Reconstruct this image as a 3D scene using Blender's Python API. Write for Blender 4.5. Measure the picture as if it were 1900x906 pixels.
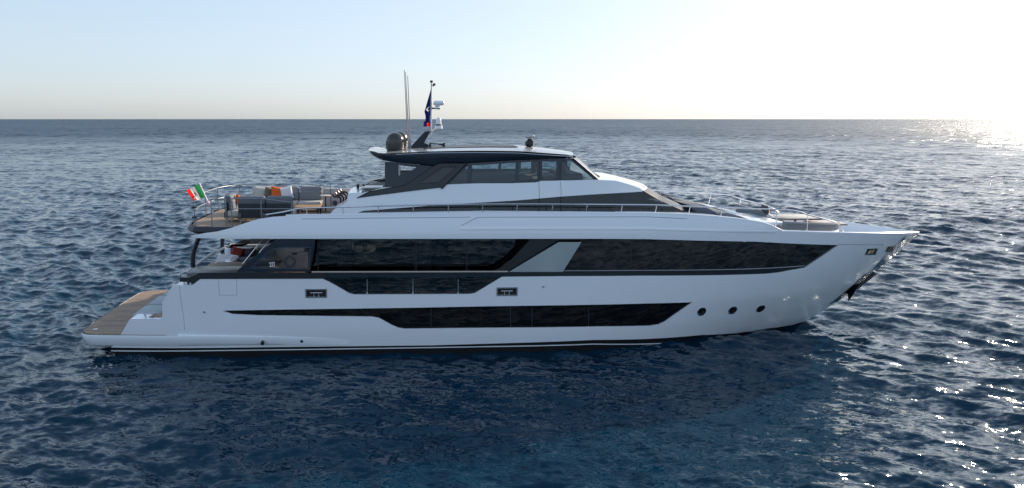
import bpy, bmesh, math, random
import numpy as np
from mathutils import Vector, Matrix
from mathutils.geometry import delaunay_2d_cdt
R = math.radians
random.seed(4)
for o in list(bpy.data.objects): bpy.data.objects.remove(o)
SC = bpy.context.scene
COL = SC.collection

# ------------------------------------------------------------------ camera, sky, sun, exposure
FPX, CX, CY = 1267., 795., 421.7            # focal length and principal point on the 1900 x 906 frame
PITCH, YAW = R(9), R(2)                     # camera pitch; heading of the yacht
CAM = Vector((0, -25.8, 8.1))
cd = bpy.data.cameras.new('camera'); cam = bpy.data.objects.new('camera', cd); COL.objects.link(cam)
cam.location = CAM; cam.rotation_euler = (R(90) - PITCH, 0, 0)
cd.sensor_width = 36; cd.sensor_fit = 'HORIZONTAL'; cd.lens = FPX / 1900 * 36
cd.shift_x = (950 - CX) / 1900; cd.shift_y = -(453 - CY) / 1900
cd.clip_start = .3; cd.clip_end = 60000
SC.camera = cam

SUN_AZ, SUN_EL = R(51), R(20)               # azimuth clockwise from +Y
w = bpy.data.worlds.new('World'); SC.world = w; w.use_nodes = True
nt = w.node_tree; bg = nt.nodes['Background']
sky = nt.nodes.new('ShaderNodeTexSky'); sky.sky_type = 'NISHITA'; sky.sun_disc = False
sky.sun_elevation = SUN_EL; sky.sun_rotation = SUN_AZ
sky.air_density = 1.0; sky.dust_density = 1.2; sky.ozone_density = 6.0; sky.altitude = 0
gm = nt.nodes.new('ShaderNodeGamma'); gm.inputs[1].default_value = .4          # a hazy, low-contrast evening sky
hs = nt.nodes.new('ShaderNodeHueSaturation'); hs.inputs['Saturation'].default_value = .93
tn = nt.nodes.new('ShaderNodeMix'); tn.data_type = 'RGBA'; tn.blend_type = 'MULTIPLY'; tn.inputs[0].default_value = 1; tn.inputs[7].default_value = (.975, .98, 1.0, 1)
nt.links.new(sky.outputs[0], gm.inputs[0]); nt.links.new(gm.outputs[0], hs.inputs['Color']); nt.links.new(hs.outputs[0], tn.inputs[6])
nt.links.new(tn.outputs[2], bg.inputs[0]); bg.inputs[1].default_value = .15
sd = bpy.data.lights.new('sun', 'SUN'); sun = bpy.data.objects.new('sun', sd); COL.objects.link(sun)
sd.energy = 2.0; sd.angle = R(.9); sd.color = (1, .85, .68)
sdir = Vector((math.sin(SUN_AZ) * math.cos(SUN_EL), math.cos(SUN_AZ) * math.cos(SUN_EL), math.sin(SUN_EL)))
sun.rotation_euler = sdir.to_track_quat('Z', 'Y').to_euler(); sun.location = (40, 40, 20)
SC.view_settings.view_transform = 'Standard'; SC.view_settings.look = 'None'
SC.view_settings.exposure = 1.76; SC.view_settings.gamma = 1; SC.view_settings.use_curve_mapping = False
SC.render.engine = 'CYCLES'
SC.cycles.max_bounces = 8; SC.cycles.transparent_max_bounces = 16
SC.cycles.glossy_bounces = 4; SC.cycles.diffuse_bounces = 3; SC.cycles.sample_clamp_indirect = 6

# ------------------------------------------------------------------ measuring: photo point -> yacht frame (x fore, y port, z up)
c_, s_ = math.cos(YAW), math.sin(YAW)
CL = (c_ * CAM[0] + s_ * CAM[1], -s_ * CAM[0] + c_ * CAM[1], CAM[2])
def ray(px, py):
    u = (px - CX) / FPX; v = -(py - CY) / FPX
    d = (u, math.cos(PITCH) + v * math.sin(PITCH), -math.sin(PITCH) + v * math.cos(PITCH))
    return (c_ * d[0] + s_ * d[1], -s_ * d[0] + c_ * d[1], d[2])
def P(px, py, y):
    d = ray(px, py); t = (y - CL[1]) / d[1]
    return Vector((CL[0] + t * d[0], y, CL[2] + t * d[2]))
def Z(px, py, z):
    d = ray(px, py); t = (z - CL[2]) / d[2]
    return Vector((CL[0] + t * d[0], CL[1] + t * d[1], z))
def S(px, py, B):
    y = -B(5, 3)
    for i in range(60):
        p = P(px, py, y); y = .5 * y + .5 * (-B(p.x, p.z))
    return (p.x, p.z)

# ------------------------------------------------------------------ hull form
STEM = [(-1.0, 12.2), (-.5, 13.5), (0, 14.75), (.44, 15.58), (1.03, 16.41), (1.51, 17.01), (2.61, 18.21), (3.69, 19.29), (5.2, 20.7)]
def lerp_tab(tab, z):
    if z <= tab[0][0]: return tab[0][1]
    for (a, va), (b, vb) in zip(tab, tab[1:]):
        if z <= b: return va + (vb - va) * (z - a) / (b - a)
    return tab[-1][1]
def sm(a, b, x):
    t = max(0, min(1, (x - a) / (b - a))); return t * t * (3 - 2 * t)
def HB(x, z):
    xs = lerp_tab(STEM, z)
    k = sm(-.4, 3.6, z)
    p = 2.35 + .85 * k; x0 = 2.6 + 1.4 * k
    b0 = 3.25 - .17 * (1 - sm(-.5, 1.1, z))
    t = (x - x0) / (xs - x0)
    g = 1.0 if t <= 0 else (0 if t >= 1 else 1 - t ** p)
    b = b0 * g
    if x > 7 and z < 1.8: b -= .13 * sm(7, 12, x) * (1.8 - z) * (1 - sm(15.2, 16.5, x)) * min(1, g * 2)
    if x < -7: b *= 1 - .0035 * (x + 7) ** 2
    if z > 4.25: b -= .30 * (z - 4.25) ** 1.5
    return max(b, 0.0)
def CB(x, z):        # deckhouse side
    b = 2.5 - .22 * (z - 4.9)
    if x > 5: b -= .020 * (x - 5) ** 2
    return b
def PB(x, z):        # pilothouse side
    b = 2.28 - .18 * (z - 5.9)
    if x > 3.5: b -= .035 * (x - 3.5) ** 2
    return b

# ------------------------------------------------------------------ materials
MATS = {}
def mat(name, col, rough=.5, metal=0., spec=.5, coat=0., noise=0., nscale=6., bump=0.):
    if name in MATS: return MATS[name]
    m = bpy.data.materials.new(name); m.use_nodes = True; n = m.node_tree.nodes; l = m.node_tree.links
    b = n['Principled BSDF']
    b.inputs['Base Color'].default_value = (*col, 1); b.inputs['Roughness'].default_value = rough
    b.inputs['Metallic'].default_value = metal; b.inputs['Specular IOR Level'].default_value = spec
    b.inputs['Coat Weight'].default_value = coat; b.inputs['Coat Roughness'].default_value = .04
    if noise or bump:
        tc = n.new('ShaderNodeTexCoord'); nz = n.new('ShaderNodeTexNoise'); nz.inputs['Scale'].default_value = nscale
        nz.inputs['Detail'].default_value = 5; l.new(tc.outputs['Object'], nz.inputs['Vector'])
    if noise:
        hs = n.new('ShaderNodeMix'); hs.data_type = 'RGBA'
        l.new(nz.outputs[0], hs.inputs[0])
        hs.inputs[6].default_value = (*[c * (1 - noise) for c in col], 1)
        hs.inputs[7].default_value = (*[min(1, c * (1 + noise)) for c in col], 1)
        l.new(hs.outputs[2], b.inputs['Base Color'])
    if bump:
        bp = n.new('ShaderNodeBump'); bp.inputs['Strength'].default_value = bump; bp.inputs['Distance'].default_value = .01
        l.new(nz.outputs[0], bp.inputs['Height']); l.new(bp.outputs[0], b.inputs['Normal'])
    MATS[name] = m; return m
def glass(name, tint, ior=1.5, rough=.0, wav=0.):
    if name in MATS: return MATS[name]
    m = bpy.data.materials.new(name); m.use_nodes = True; n = m.node_tree.nodes; l = m.node_tree.links
    n.remove(n['Principled BSDF']); out = n['Material Output']
    tr = n.new('ShaderNodeBsdfTransparent'); tr.inputs[0].default_value = (*tint, 1)
    gl = n.new('ShaderNodeBsdfGlossy'); gl.inputs['Roughness'].default_value = rough; gl.inputs['Color'].default_value = (1, 1, 1, 1)
    fr = n.new('ShaderNodeFresnel'); fr.inputs[0].default_value = ior
    mx = n.new('ShaderNodeMixShader'); l.new(fr.outputs[0], mx.inputs[0]); l.new(tr.outputs[0], mx.inputs[1]); l.new(gl.outputs[0], mx.inputs[2])
    l.new(mx.outputs[0], out.inputs[0]); MATS[name] = m; return m
white = mat('white_gelcoat', (.85, .88, .93), .18, coat=.5, noise=.02, nscale=.9, bump=.10)
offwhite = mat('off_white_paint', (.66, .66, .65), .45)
navy = mat('dark_blue_paint', (.012, .021, .034), .25, coat=.2)
umber = mat('dark_umber_paint', (.014, .019, .025), .35, coat=.1)
black = mat('black_antifouling', (.008, .008, .009), .5, noise=.3, nscale=3)
blackgl = mat('black_glazing', (.0035, .0035, .004), .03, spec=.42)
browngl = mat('brown_black_glazing', (.010, .008, .007), .03, spec=1)
browngl.node_tree.nodes['Principled BSDF'].inputs['IOR'].default_value = 1.45
steel = mat('polished_steel', (.75, .76, .78), .18, metal=1)
dsteel = mat('brushed_steel', (.45, .46, .48), .3, metal=1)
chrome = mat('mirror_steel', (.8, .8, .8), .06, metal=1, bump=.5, nscale=3.5)
blk = mat('black_plastic', (.012, .012, .013), .4)
silver = mat('silver_panel', (.42, .48, .50), .3, metal=.4, noise=.22, nscale=.9)
fabric = mat('grey_fabric', (.20, .215, .235), .9, noise=.12, nscale=40, bump=.3)
fabd = mat('charcoal_fabric', (.035, .038, .045), .85, noise=.2, nscale=60, bump=.2)
fabl = mat('light_fabric', (.5, .48, .45), .9, noise=.1, nscale=30, bump=.3)
fabw = mat('white_fabric', (.72, .72, .74), .9, noise=.06, nscale=30, bump=.3)
fabo = mat('orange_fabric', (.68, .13, .025), .85, noise=.15, nscale=30, bump=.3)
fabg = mat('olive_fabric', (.13, .12, .085), .9, noise=.15, nscale=30, bump=.3)
fabr = mat('red_fabric', (.22, .03, .025), .9, noise=.15, nscale=30, bump=.3)
fabb = mat('slate_fabric', (.14, .16, .185), .85, noise=.12, nscale=30, bump=.2)
fabpad = mat('blue_grey_vinyl', (.30, .36, .40), .5, noise=.06, nscale=12, bump=.1)
olivevinyl = mat('olive_vinyl', (.19, .17, .115), .6, noise=.06, nscale=9)
woodred = mat('red_varnished_wood', (.16, .035, .02), .25, coat=.5, noise=.3, nscale=9)
greycon = mat('grey_lacquer', (.10, .11, .12), .35)
domem = mat('bronze_grey_dome', (.022, .023, .021), .2, coat=.4)
matnavy = mat('matt_navy_paint', (.014, .022, .036), .45)
rubber = mat('black_rubber', (.01, .01, .01), .7)
curtain = mat('grey_curtain', (.22, .30, .36), .9)
def teak(name, col, ang=0.):
    m = bpy.data.materials.new(name); m.use_nodes = True; n = m.node_tree.nodes; l = m.node_tree.links; b = n['Principled BSDF']
    tc = n.new('ShaderNodeTexCoord'); mp = n.new('ShaderNodeMapping'); l.new(tc.outputs['Object'], mp.inputs[0])
    mp.inputs['Rotation'].default_value = (0, 0, ang)
    br = n.new('ShaderNodeTexBrick'); l.new(mp.outputs[0], br.inputs['Vector'])
    br.inputs['Scale'].default_value = 1; br.inputs['Brick Width'].default_value = 2.3; br.inputs['Row Height'].default_value = .085
    br.inputs['Mortar Size'].default_value = .004; br.inputs['Mortar'].default_value = (.03, .025, .02, 1)
    br.inputs['Color1'].default_value = (*col, 1); br.inputs['Color2'].default_value = (*[c * .8 for c in col], 1)
    nz = n.new('ShaderNodeTexNoise'); nz.inputs['Scale'].default_value = 2.4; nz.inputs['Detail'].default_value = 8
    mp2 = n.new('ShaderNodeMapping'); mp2.inputs['Scale'].default_value = (1, 12, 1); l.new(mp.outputs[0], mp2.inputs[0]); l.new(mp2.outputs[0], nz.inputs[0])
    mx = n.new('ShaderNodeMix'); mx.data_type = 'RGBA'; mx.blend_type = 'MULTIPLY'; mx.inputs[0].default_value = .6
    l.new(br.outputs[0], mx.inputs[6]); l.new(nz.outputs[0], mx.inputs[7])
    hs = n.new('ShaderNodeHueSaturation'); hs.inputs['Value'].default_value = 1.45; l.new(mx.outputs[2], hs.inputs['Color'])
    l.new(hs.outputs[0], b.inputs['Base Color']); b.inputs['Roughness'].default_value = .65
    return m
teakm = teak('teak_planks', (.33, .235, .16)); teakd = teak('weathered_teak_planks', (.31, .22, .155), 0)
clear = glass('pale_tinted_glass', (.74, .82, .85), 1.5)
smoke = glass('smoked_glass', (.34, .37, .40), 1.75)
dark_gl = glass('dark_salon_glass', (.50, .50, .52), 1.7)

# ------------------------------------------------------------------ mesh helpers
def finish(me, ang=.55, smooth=True):
    bm = bmesh.new(); bm.from_mesh(me)
    bmesh.ops.remove_doubles(bm, verts=bm.verts, dist=1e-5)
    bmesh.ops.recalc_face_normals(bm, faces=bm.faces)
    if smooth:
        for f in bm.faces: f.smooth = True
        for e in bm.edges:
            e.smooth = not (len(e.link_faces) == 2 and e.calc_face_angle(0) > ang) and len(e.link_faces) == 2
    bm.to_mesh(me); bm.free()
class MB:
    def __init__(s): s.v = []; s.f = []
    def add(s, v, f):
        b = len(s.v); s.v += [tuple(p) for p in v]; s.f += [tuple(i + b for i in q) for q in f]; return s
    def box(s, c, size, rot=None, bev=0., seg=2):
        bm = bmesh.new(); bmesh.ops.create_cube(bm, size=1)
        for v in bm.verts: v.co = Vector((v.co.x * size[0], v.co.y * size[1], v.co.z * size[2]))
        if bev: bmesh.ops.bevel(bm, geom=list(bm.edges), offset=bev, segments=seg, profile=.5, affect='EDGES')
        M = Matrix.Translation(c) @ (rot.to_4x4() if rot is not None else Matrix())
        bm.transform(M); bm.verts.index_update()
        s.add([v.co.copy() for v in bm.verts], [[v.index for v in f.verts] for f in bm.faces]); bm.free(); return s
    def tube(s, pts, r, n=8, caps=True, radii=None):
        pts = [Vector(p) for p in pts]; V = []; F = []
        up = None
        for i, p in enumerate(pts):
            t = (pts[min(i + 1, len(pts) - 1)] - pts[max(i - 1, 0)]).normalized()
            if up is None: up = t.orthogonal().normalized()
            up = (up - t * up.dot(t)).normalized(); sd_ = t.cross(up); rr = radii[i] if radii else r
            for k in range(n):
                a = 2 * math.pi * k / n; V.append(p + (up * math.cos(a) + sd_ * math.sin(a)) * rr)
        for i in range(len(pts) - 1):
            for k in range(n): F.append((i * n + k, i * n + (k + 1) % n, (i + 1) * n + (k + 1) % n, (i + 1) * n + k))
        if caps: F.append(tuple(range(n))[::-1]); F.append(tuple((len(pts) - 1) * n + k for k in range(n)))
        return s.add(V, F)
    def lathe(s, c, prof, n=24, axis=None):
        V = []; F = []; c = Vector(c); M = axis.to_3x3() if axis is not None else Matrix.Identity(3)
        for r_, z in prof:
            for k in range(n):
                a = 2 * math.pi * k / n; V.append(c + M @ Vector((r_ * math.cos(a), r_ * math.sin(a), z)))
        for i in range(len(prof) - 1):
            for k in range(n): F.append((i * n + k, i * n + (k + 1) % n, (i + 1) * n + (k + 1) % n, (i + 1) * n + k))
        F.append(tuple(range(n))); F.append(tuple((len(prof) - 1) * n + k for k in range(n)))
        return s.add(V, F)
    def prism(s, poly, y0, y1):            # poly in (x, z), extruded along y
        n = len(poly); V = [(x, y0, z) for x, z in poly] + [(x, y1, z) for x, z in poly]
        F = [tuple(range(n)), tuple(range(n, 2 * n))[::-1]] + [(i, (i + 1) % n, n + (i + 1) % n, n + i) for i in range(n)]
        return s.add(V, F)
    def slab(s, poly, z0, z1):             # poly in (x, y)
        n = len(poly); V = [(x, y, z0) for x, y in poly] + [(x, y, z1) for x, y in poly]
        F = [tuple(range(n)), tuple(range(n, 2 * n))[::-1]] + [(i, (i + 1) % n, n + (i + 1) % n, n + i) for i in range(n)]
        return s.add(V, F)
    def grid(s, rows, close=False):
        m = len(rows[0]); V = [p for r_ in rows for p in r_]; F = []
        for i in range(len(rows) - 1):
            for k in range(m if close else m - 1): F.append((i * m + k, i * m + (k + 1) % m, (i + 1) * m + (k + 1) % m, (i + 1) * m + k))
        return s.add(V, F)
    def pieces(s):
        n = len(s.v); par = list(range(n))
        def find(i):
            while par[i] != i: par[i] = par[par[i]]; i = par[i]
            return i
        key = {}
        for i, p in enumerate(s.v):
            k = (round(p[0], 4), round(p[1], 4), round(p[2], 4))
            if k in key: par[find(i)] = find(key[k])
            else: key[k] = i
        for f in s.f:
            a = find(f[0])
            for j in f[1:]: par[find(j)] = a
        boxes = {}
        for i, p in enumerate(s.v):
            b = boxes.setdefault(find(i), [list(p), list(p)])
            for c in range(3): b[0][c] = min(b[0][c], p[c]); b[1][c] = max(b[1][c], p[c])
        rs = list(boxes); cl = {r_: r_ for r_ in rs}
        def cf(r_):
            while cl[r_] != r_: r_ = cl[r_]
            return r_
        if len(rs) > 60: return [s]
        for i, a in enumerate(rs):
            for b in rs[i + 1:]:
                A, B = boxes[a], boxes[b]
                if all(A[0][c] <= B[1][c] + .02 and B[0][c] <= A[1][c] + .02 for c in range(3)): cl[cf(b)] = cf(a)
        groups = {}
        for f in s.f: groups.setdefault(cf(find(f[0])), []).append(f)
        if len(groups) < 2: return [s]
        out = []
        for fs_ in groups.values():
            used = sorted({i for f in fs_ for i in f}); mp = {i: k for k, i in enumerate(used)}
            q = MB(); q.v = [s.v[i] for i in used]; q.f = [tuple(mp[i] for i in f) for f in fs_]; out.append(q)
        return sorted(out, key=lambda q: min(p[1] for p in q.v))
    def make(s, name, m, parent, ang=.55, origin=None, smooth=True):
        os_ = [q.make1(name, m, parent, ang, origin, smooth) for q in s.pieces()]
        return os_[0]
    def make1(s, name, m, parent, ang=.55, origin=None, smooth=True):
        me = bpy.data.meshes.new(name)
        o0 = Vector(origin) if origin is not None else Vector((0, 0, 0))
        me.from_pydata([tuple(Vector(p) - o0) for p in s.v], [], s.f); me.update(); finish(me, ang, smooth)
        me.materials.append(m); o = bpy.data.objects.new(name, me); COL.objects.link(o)
        if parent is not None: o.parent = parent
        return o
def dens(poly, d, closed=True):
    out = []; n = len(poly)
    for i in range(n if closed else n - 1):
        a, b = poly[i], poly[(i + 1) % n]; L = math.hypot(b[0] - a[0], b[1] - a[1]); k = max(1, int(math.ceil(L / d)))
        for j in range(k): out.append((a[0] + (b[0] - a[0]) * j / k, a[1] + (b[1] - a[1]) * j / k))
    if not closed: out.append(poly[-1])
    return out
def inside(poly, X, Y):
    X = np.asarray(X); Y = np.asarray(Y); r = np.zeros(X.shape, bool); n = len(poly)
    for i in range(n):
        x1, y1 = poly[i]; x2, y2 = poly[(i + 1) % n]
        c = ((y1 > Y) != (y2 > Y)); 
        with np.errstate(divide='ignore', invalid='ignore'):
            xi = (x2 - x1) * (Y - y1) / (y2 - y1 + 1e-30) + x1
        r ^= c & (X < xi)
    return r
def dist_poly(poly, X, Y):
    D = np.full(X.shape, 1e9); n = len(poly)
    for i in range(n):
        x1, y1 = poly[i]; x2, y2 = poly[(i + 1) % n]; dx, dy = x2 - x1, y2 - y1; L = dx * dx + dy * dy + 1e-12
        t = np.clip(((X - x1) * dx + (Y - y1) * dy) / L, 0, 1); D = np.minimum(D, np.hypot(X - x1 - t * dx, Y - y1 - t * dy))
    return D
def shell(mb, poly, B, off=0., thick=.06, holes=(), step=.25, sides=(-1, 1)):
    """A plate lying on the surface y = -B(x, z): poly and holes in (x, z)."""
    po = dens(poly, step); hs = [dens(h, step) for h in holes]
    xs = [p[0] for p in po]; zs = [p[1] for p in po]
    GX, GZ = np.meshgrid(np.arange(min(xs) + .07, max(xs), step), np.arange(min(zs) + .05, max(zs), step * .7)); GX = GX.ravel(); GZ = GZ.ravel()
    ok = inside(po, GX, GZ) & (dist_poly(po, GX, GZ) > step * .3)
    for h in hs: ok &= ~inside(h, GX, GZ) & (dist_poly(h, GX, GZ) > step * .3)
    V = list(po); E = [(i, (i + 1) % len(po)) for i in range(len(po))]
    for h in hs:
        b = len(V); V += h; E += [(b + i, b + (i + 1) % len(h)) for i in range(len(h))]
    V += list(zip(GX[ok].tolist(), GZ[ok].tolist()))
    ov, oe, of, *_ = delaunay_2d_cdt([Vector(v) for v in V], E, [], 0, 1e-6)
    cx = np.array([sum(ov[i].x for i in f) / 3 for f in of]); cz = np.array([sum(ov[i].y for i in f) / 3 for f in of])
    keep = inside(po, cx, cz)
    for h in hs: keep &= ~inside(h, cx, cz)
    def ar(f):
        a, b, c = (ov[i] for i in f); return abs((b.x - a.x) * (c.y - a.y) - (c.x - a.x) * (b.y - a.y)) / 2
    F = [tuple(f) for f, k in zip(of, keep) if k and ar(f) > 2e-5]
    cnt = {}
    for f in F:
        for i in range(3):
            e = (f[i], f[(i + 1) % 3]); cnt.setdefault(tuple(sorted(e)), []).append(e)
    be = [v[0] for v in cnt.values() if len(v) == 1]
    n = len(ov)
    bs = [B(v.x, v.y) for v in ov]
    for sgn in sides:
        VV = [(v.x, sgn * (b + off), v.y) for v, b in zip(ov, bs)] + [(v.x, sgn * max(b + off - thick, 0.), v.y) for v, b in zip(ov, bs)]
        FF = F + [tuple(i + n for i in f[::-1]) for f in F] + [(a, b, b + n, a + n) for a, b in be]
        mb.add(VV, FF)
    return mb
def SP(pts, B=HB): return [S(x, y, B) for x, y in pts]
def arc_smooth(pts, it=2):
    for _ in range(it):
        q = []
        for i in range(len(pts)):
            a, b = Vector(pts[i]), Vector(pts[(i + 1) % len(pts)]); q += [tuple(a * .78 + b * .22), tuple(a * .22 + b * .78)]
        pts = q
    return pts
def tagit(o, label=None, cat=None, group=None, kind=None):
    if label: o['label'] = label
    if cat: o['category'] = cat
    if group: o['group'] = group
    if kind: o['kind'] = kind
    return o
RZ = Matrix.Rotation(YAW, 4, 'Z')
def root(name, base, label, cat, group=None):
    o = bpy.data.objects.new(name, None); COL.objects.link(o); o.empty_display_size = .2
    o.location = RZ @ Vector(base); o.rotation_euler = (0, 0, YAW)
    return tagit(o, label, cat, group)
def catmull(pts, k=8):
    pts = [Vector(p) for p in pts]; q = [pts[0] * 2 - pts[1]] + pts + [pts[-1] * 2 - pts[-2]]; out = []
    for i in range(1, len(q) - 2):
        for j in range(k):
            t = j / k; a, b, c, d = q[i - 1], q[i], q[i + 1], q[i + 2]
            out.append(.5 * ((2 * b) + (c - a) * t + (2 * a - 5 * b + 4 * c - d) * t * t + (3 * b - a - 3 * c + d) * t ** 3))
    return out + [pts[-1]]

# ------------------------------------------------------------------ the sea
def build_sea():
    rng = np.random.default_rng(11)
    a1 = np.linspace(-40, 48, 1350, endpoint=False); a2 = np.linspace(48, 320, 160, endpoint=False)
    A = np.radians(np.concatenate([a1, a2])); nA = len(A)
    r = [3.0]
    while r[-1] < 11: r.append(r[-1] * 1.02)
    while r[-1] < 700: r.append(r[-1] * 1.0036)
    while r[-1] < 30000: r.append(r[-1] * 1.03)
    r = np.array(r); nR = len(r)
    RR, AA = np.meshgrid(r, A, indexing='ij'); X = RR * np.sin(AA) + CAM.x; Y = RR * np.cos(AA) + CAM.y
    Zh = np.zeros_like(X); DX = np.zeros_like(X); DY = np.zeros_like(X)
    dr = np.gradient(r)[:, None]
    N = 90
    lam = np.exp(np.linspace(math.log(.22), math.log(10), N)) * rng.uniform(.94, 1.06, N)
    calm = 1 - .45 * np.exp(-((X - 3) / 16) ** 4 - ((Y + 6) / 8) ** 2)
    patch = 1 + .30 * np.sin(X * .031 + 1.3 + 1.5 * np.sin(Y * .017)) * np.sin(Y * .043 + .8 * np.sin(X * .021 + 2)) + .22 * np.sin(X * .11 + 2 * np.sin(Y * .07 + 1)) * np.sin(Y * .17 + 1.4 * np.sin(X * .06))
    for i in range(N):
        L = lam[i]; k = 2 * math.pi / L
        th = rng.normal(R(-112), R(36) if L < 3 else R(20))
        s = .043 * (1. if L < 1.6 else (1.6 / L) ** .72) * rng.uniform(.7, 1.3)
        if L > 9: s *= .8
        a = s / k; kx, ky = k * math.cos(th), k * math.sin(th); ph = kx * X + ky * Y + rng.uniform(0, 6.28)
        att = np.clip((L / dr - 2.) / 2, 0, 1)
        m = att * (patch ** (1.6 if L < 1.2 else 1) if L < 6 else 1) * (calm if L < 6 else 1)
        sn = np.sin(ph) * a * m
        Zh += np.cos(ph) * a * m; DX -= sn * math.cos(th) * .62; DY -= sn * math.sin(th) * .62
    X = X + DX; Y = Y + DY
    co = np.stack([X, Y, Zh], -1).reshape(-1, 3); co = np.vstack([co, [[CAM.x, CAM.y, 0]]])
    i = np.arange(nR - 1)[:, None] * nA; j = np.arange(nA)[None]; j2 = (j + 1) % nA
    q = np.stack([i + j, i + nA + j, i + nA + j2, i + j2], -1).reshape(-1, 4)[:, ::-1]
    tri = np.stack([np.full(nA, nR * nA), np.arange(nA), (np.arange(nA) + 1) % nA], -1)[:, ::-1]
    me = bpy.data.meshes.new('sea'); nq, ntr = len(q), len(tri)
    me.vertices.add(len(co)); me.vertices.foreach_set('co', co.astype(np.float32).ravel())
    me.loops.add(nq * 4 + ntr * 3); me.loops.foreach_set('vertex_index', np.concatenate([q.ravel(), tri.ravel()]).astype(np.int32))
    me.polygons.add(nq + ntr)
    me.polygons.foreach_set('loop_start', np.concatenate([np.arange(nq) * 4, nq * 4 + np.arange(ntr) * 3]).astype(np.int32))
    me.polygons.foreach_set('use_smooth', np.ones(nq + ntr, bool))
    me.update(calc_edges=True)
    if me.polygons[0].normal.z < 0: me.flip_normals()
    m = bpy.data.materials.new('sea_water'); m.use_nodes = True; n = m.node_tree.nodes; l = m.node_tree.links; b = n['Principled BSDF']
    b.inputs['Base Color'].default_value = (.0005, .021, .046, 1); b.inputs['Roughness'].default_value = .07
    b.inputs['IOR'].default_value = 1.37; b.inputs['Specular Tint'].default_value = (.50, .86, 1, 1)
    def nd(t, **k):
        q = n.new(t)
        for kk, vv in k.items(): setattr(q, kk, vv)
        return q
    tc = nd('ShaderNodeTexCoord'); geo = nd('ShaderNodeNewGeometry'); acc = geo.outputs['Normal']
    ln_ = nd('ShaderNodeVectorMath', operation='LENGTH'); l.new(tc.outputs['Object'], ln_.inputs[0])
    far = nd('ShaderNodeMapRange'); l.new(ln_.outputs['Value'], far.inputs[0])
    for i_, v_ in ((1, 50), (2, 380), (3, .12), (4, 1)): far.inputs[i_].default_value = v_
    gust = nd('ShaderNodeTexNoise'); gust.inputs['Scale'].default_value = .018; gust.inputs['Detail'].default_value = 4
    gm_ = nd('ShaderNodeMapping'); gm_.inputs['Scale'].default_value = (.35, 1, 1); l.new(tc.outputs['Object'], gm_.inputs[0]); l.new(gm_.outputs[0], gust.inputs[0])
    gr_ = nd('ShaderNodeMapRange'); l.new(gust.outputs[0], gr_.inputs[0])
    for i_, v_ in ((1, .35), (2, .65), (3, .4), (4, 1.6)): gr_.inputs[i_].default_value = v_
    fg_ = nd('ShaderNodeMath', operation='MULTIPLY'); l.new(far.outputs[0], fg_.inputs[0]); l.new(gr_.outputs[0], fg_.inputs[1])
    rf_ = nd('ShaderNodeMapRange'); l.new(far.outputs[0], rf_.inputs[0])      # waves too small to see from far away act as roughness
    for i_, v_ in ((1, .12), (2, 1), (3, .06), (4, .40)): rf_.inputs[i_].default_value = v_
    l.new(rf_.outputs[0], b.inputs['Roughness'])
    # small ripples as a direct tilt of the surface normal (bigger ones only where the mesh carries no waves)
    for sc_, rot, st, amp, isfar in ((.22, 25, 2.2, 1.3, 1), (.7, 28, 2.4, 1.8, 1), (2.6, 22, 2.2, .9, 0), (8., 35, 1.8, .55, 0)):
        mp = nd('ShaderNodeMapping'); mp.inputs['Rotation'].default_value = (0, 0, R(rot)); mp.inputs['Scale'].default_value = (sc_ / st, sc_, sc_)
        nz = nd('ShaderNodeTexNoise'); nz.inputs['Scale'].default_value = 1; nz.inputs['Detail'].default_value = 2; nz.inputs['Distortion'].default_value = .4
        l.new(tc.outputs['Object'], mp.inputs[0]); l.new(mp.outputs[0], nz.inputs['Vector'])
        sb_ = nd('ShaderNodeVectorMath', operation='SUBTRACT'); l.new(nz.outputs['Color'], sb_.inputs[0]); sb_.inputs[1].default_value = (.5, .5, .5)
        ml_ = nd('ShaderNodeVectorMath', operation='MULTIPLY'); l.new(sb_.outputs[0], ml_.inputs[0]); ml_.inputs[1].default_value = (amp * .75, amp * 1.15, 0)
        sc2 = nd('ShaderNodeVectorMath', operation='SCALE'); l.new(ml_.outputs[0], sc2.inputs[0]); l.new((fg_ if isfar else gr_).outputs[0], sc2.inputs['Scale'])
        ad = nd('ShaderNodeVectorMath', operation='ADD'); l.new(acc, ad.inputs[0]); l.new(sc2.outputs[0], ad.inputs[1]); acc = ad.outputs[0]
    nm = nd('ShaderNodeVectorMath', operation='NORMALIZE'); l.new(acc, nm.inputs[0]); l.new(nm.outputs[0], b.inputs['Normal'])
    me.materials.append(m)
    o = bpy.data.objects.new('sea', me); o.location.z = .11; COL.objects.link(o); o['kind'] = 'structure'; return o
build_sea()

# ------------------------------------------------------------------ the yacht
Y = root('motor_yacht', (0, 0, 0), 'large white motor yacht with long black windows lying at rest on the blue sea', 'yacht')
def part(mb, name, m, parent=None, label=None, ang=.55, smooth=True):
    o = mb.make(name, m, parent or Y, ang, smooth=smooth)
    if label: o['label'] = label
    return o

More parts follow.
